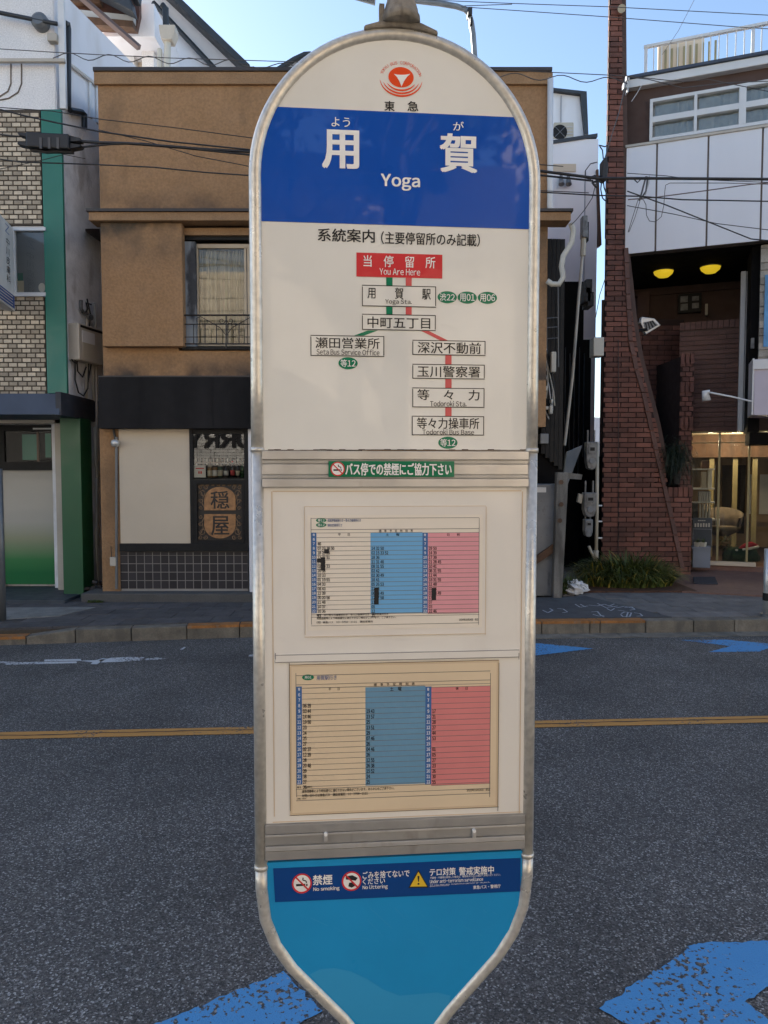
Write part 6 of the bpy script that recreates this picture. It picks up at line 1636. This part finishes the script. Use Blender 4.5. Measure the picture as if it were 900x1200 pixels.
wire('black loop and drop from the cables towards the gap', [(700, 190), (692, 192), (686, 200), (686, 208), (692, 210), (699, 206)], .007, Y=8.2, n=3)
wire('cable dropping diagonally through the gap to the lean-to', [(698, 216), (694, 232), (685, 246), (675, 258), (669, 264)], .006, Y=8.6, n=3)
wire('thin wires curving down into the gap by the brick tower', [(712, 318), (708, 330), (703, 345), (698, 372)], .006, Y=9.5, n=3)
wire('knot of black cables bunched where they meet the gap', [(684, 207), (690, 209), (697, 206), (700, 212), (694, 214), (699, 220), (703, 206)], .014, Y=8.2, n=3)
# white-metal bracket on the tower and little insulators at the left edge
P = Pl(0, 9, 0)
t = thing('cable_bracket', P.w(P.uv(737, 90)[0], .1, P.uv(737, 90)[1]), 'pale cable clamp on the brick tower corner at roof height', 'bracket')
for (a, b, c, d) in ((734, 88, 738, 94), (731, 96, 735, 103), (735, 95, 737, 108)): MB().px(Pl(0, 10.9, 0), a, b, c, d, 0, .1).build('clamp_piece', 'curtain_grey', t, bevel=.008)
wire('thick grey pipe-like cable at the top left corner', [(-5, 14), (20, 19), (45, 24), (67, 28)], .03, 'dark_pipe', 8.9)
for lab, u, v in (('upper dark clamp on the wires at the left edge', 2, 51), ('lower dark clamp on the wires at the left edge', 5, 126)):
    s, z = P.uv(u, v); MB().tube([P.w(s - .09, .5, z), P.w(s + .03, .5, z + .01)], .022, 8).build('wire_clamp', 'cable_black', label=lab, cat='clamp')
s, z = P.uv(0, 61); MB().tube([P.w(s, .5, z - .05), P.w(s, .5, z + .05)], .05, 10).build('insulator', 'cable_black', label='dark round insulator cut by the left edge near the top', cat='insulator')

# street lamp and a little roof behind the brown building
P = Pl(0, 17, 0); q = lambda u, v: P.w(P.uv(u, v)[0], 0, P.uv(u, v)[1])
t = thing('street_lamp', q(560, 110), 'curved grey street lamp pole rising behind the brown building', 'street lamp')
MB().tube([q(560, 555), q(557, 75), q(554.5, 40), q(552.5, 26), q(550, 17), q(545, 11), q(535, 7.5), q(515, 4), q(480, 0), q(440, -6)], .06, 10).build('pole', 'steel_box', t, smooth=True)
MB().px(P, 548.5, 8, 553.5, 16, -.1, .15).build('control_box', 'iron_dark', t); MB().px(P, 551, 20, 554, 27, -.1, .15).build('control_box', 'iron_dark', t)
MB().tube([q(440, -6), q(415, -8)], [.2, .12], 12).build('lamp_head', 'grey_pipe', t)
wire('thin wire strung at the street lamp top', [(540, 7), (600, 5)], .01, 'cable_grey', 17)
P = Pl(0, 19, 0)
t = thing('small_tiled_roof', P.w(P.uv(353, 83)[0], 0, 5), 'small pale gable roof peeping above the brown building, left of the sign top', 'house')
MB().pp(P, [P.uv(326, 120), P.uv(326, 84), P.uv(345, 72), P.uv(360, 66), P.uv(374, 71), P.uv(374, 120)], -5, 0).build('wall', 'far_house', t)
MB().pp(P, [P.uv(324, 83), P.uv(344, 70.5), P.uv(357, 64.5), P.uv(364, 64), P.uv(376, 70), P.uv(376, 73), P.uv(360, 67.5), P.uv(345, 73.5), P.uv(326, 86)], -5.2, .15).build('roof', 'roof_dark', t)
# far building at the end of the gap
P = Pl(0, 34, 0)
MB().pp(P, [P.uv(680, 700), P.uv(715, 700), P.uv(715, 490), P.uv(680, 488)], -6, 0).build('distant_house', 'far_house', label='pale distant house at the bottom of the sky slit in the gap', cat='house')
# buildings either side beyond the frame keep the street closed
for (x0, x1, y0, y1, h, lab, m) in ((-26, -9.6, 9.0, 20, 9.5, 'tall pale building further along the street to the left, outside the photograph', 'far_house'), (12, 30, 8.4, 20, 10, 'tall building further along the street to the right, outside the photograph', 'far_house')):
    MB().box(x0, x1, y0, y1, 0, h).build('neighbour_building', m, label=lab, cat='building')

# ================================================================== THE NEAR SIDE OF THE STREET (seen in reflections)
O = Pl(0, -2.8, 180)      # faces the street: e = -X, n = +Y
def near_side():
    t = thing('curry_shop', (-6, -2.8, .12), 'white brick shop with dark lettering behind the camera, seen mirrored in the shop window', 'shop')
    MB().box(-13, -1.6, -8, -2.8, .12, 4.6).build('wall_core', 'opposite_mortar', t)
    out = courses(O, lambda z: 1.6, lambda z: 13, 1.9, 4.6, .24, .085, .014, 0, .012)
    mb = MB()
    for b in out: mb.add(b, [(0, 3, 2, 1), (4, 5, 6, 7), (0, 1, 5, 4), (1, 2, 6, 5), (2, 3, 7, 6), (3, 0, 4, 7)])
    mb.build('brick', 'opposite_white', t, kind='stuff')
    MB().pb(O, 1.6, 13, 1.72, 1.86, .0, .3).build('ledge', 'black_wood', t)
    MB().pb(O, 1.9, 4.4, .4, 1.7, .0, .02).build('shop_glazing', 'slate_board', t); MB().pb(O, 5, 8, .4, 1.7, .0, .02).build('shop_glazing', 'slate_board', t)
    vs, fs = glyphs('CURRY'); xs = [v[0] for v in vs]; w = max(xs) - min(xs); tx = MB()
    [tx.add([O.w(3.15 + ox + (x - min(xs)) / w * 2.3, .03 + .001 * k_, 2.38 + oz + y * .62) for x, y in vs], fs) for k_, (ox, oz) in enumerate(((-.025, -.02), (.025, .02), (.025, -.02), (-.025, .02), (0, 0)))]; tx.build('lettering', 'print_black', t)
    t = thing('cream_apartment_block', (8, -5, .12), 'cream apartment block behind the camera, on the near side of the street', 'building')
    MB().box(4.8, 16, -12, -4.2, .12, 8.5).build('wall', 'opposite_tan', t)
    for j in range(3):
        for i in range(4): MB().box(5.6 + i * 3, 7.2 + i * 3, -4.2, -4.16, 1 + j * 2.6, 2.5 + j * 2.6).build('window', 'slate_board', t)
    # tree
    t = thing('street_tree', (.9, -3.6, .12), 'leafy street tree behind the camera, on the near pavement', 'tree')
    tr = MB(); tr.tube([(.9, -3.6, .1), (.95, -3.6, 1.6), (1.0, -3.65, 3.0), (.9, -3.6, 4.6)], [.16, .12, .1, .05], 10)
    r = random.Random(21); tips = []
    def limb(p, d_, l, rad, dep):
        m_ = p + d_ * l * .5 + Vector((r.gauss(0, .05), r.gauss(0, .04), .02)) * l; e_ = p + d_ * l
        tr.tube([p, m_, e_], [rad, rad * .8, rad * .6], 6)
        if dep:
            for _ in range(3 if dep > 1 else 2):
                nd = (d_ + Vector((r.gauss(0, .55), r.gauss(0, .4), r.gauss(.1, .3)))).normalized(); limb(e_ if _ else m_, nd, l * r.uniform(.6, .85), rad * .6, dep - 1)
        else: tips.append(e_)
    for z in (2.2, 3.0, 3.8, 4.4): limb(Vector((.98, -3.63, z)), Vector((r.uniform(-.9, .9), r.uniform(-.4, .4), .8)).normalized(), 1.1, .06, 3)
    tr.build('trunk', 'trunk_bark', t)
    lf = MB()
    for c in tips:
        for _ in range(9):
            p = c + Vector((r.gauss(0, .15), r.gauss(0, .12), r.gauss(0, .12)))
            a = Vector((r.uniform(-1, 1), r.uniform(-1, 1), r.uniform(-1, 1))).normalized() * .04; b = a.cross(Vector((r.uniform(-1, 1), r.uniform(-1, 1), 1))).normalized() * .022
            lf.add([p - a, p + b, p + a, p - b], [(0, 1, 2, 3)])
    lf.build('crown', 'leaf_dark', t, kind='stuff')
    t = thing('utility_pole', (-.5, -.9, .12), 'concrete utility pole behind the camera', 'utility pole')
    t.location = (-1.1, -1.9, .12); WPOS[t.name] = Vector((-1.1, -1.9, .12))
    MB().tube([(-1.1, -1.9, .1), (-1.1, -1.9, 9)], [.15, .10], 14).build('pole', 'concrete', t, smooth=True)
    for k, (z, x1) in enumerate(((6.6, .9), (5.6, .5), (4.8, .3))):
        MB().box(-1.1 - x1, -1.1 + x1, -1.98, -1.82, z, z + .08).build('crossarm', 'grey_pipe', t)
    for k in range(7):
        y = -1.7 - .1 * k; z = 4.3 + .35 * k
        MB().tube([(-14, y, z + .3), (-6, y, z - .05), (-1.1, y, z), (4, y, z - .1), (14, y, z + .3)], .014, 5).build('overhead_cable', 'cable_black', label='near side cable, the %s one up' % ('lowest', 'second', 'third', 'fourth', 'fifth', 'sixth', 'seventh')[k], cat='cable')
near_side()
MB().box(-18, -3.4, -16, -9.5, .1, 9.0).box(-3.4, 4.2, -15, -9.6, .1, 6.7).build('bounce_building', 'opposite_tan', label='unseen cream building added behind the camera for warm bounce light and reflection', cat='building')  # unseen block added for warm bounce and a pale reflection
t = thing('reflection_tree', (0, -8.4, .12), 'unseen dark evergreen behind the camera, added to shape the reflection on the sign', 'tree')  # invented crown, shaped for its ragged reflection in the name band
MB().tube([(0, -8.4, .1), (0, -8.4, 6.4)], [.2, .1], 10).build('trunk', 'trunk_bark', t)
lf = MB(); r = random.Random(31)
for k in range(60):
    c = Vector((r.uniform(-3.4, 3.6), -8.4 + r.gauss(0, .4), 0)); c.z = 7.75 + r.gauss(0, .75) + .35 * math.sin(c.x * 1.7); sz = r.uniform(.4, .8)
    for _ in range(130):
        p = c + Vector((r.gauss(0, 1), r.gauss(0, 1), r.gauss(0, 1))).normalized() * sz * r.random() ** .4
        a = Vector((r.uniform(-1, 1), r.uniform(-1, 1), r.uniform(-1, 1))).normalized() * .13; b = a.cross(Vector((r.uniform(-1, 1), r.uniform(-1, 1), 1))).normalized() * .08
        lf.add([p - a, p + b, p + a, p - b], [(0, 1, 2, 3)])
lf.build('crown', 'leaf_dark', t, kind='stuff')
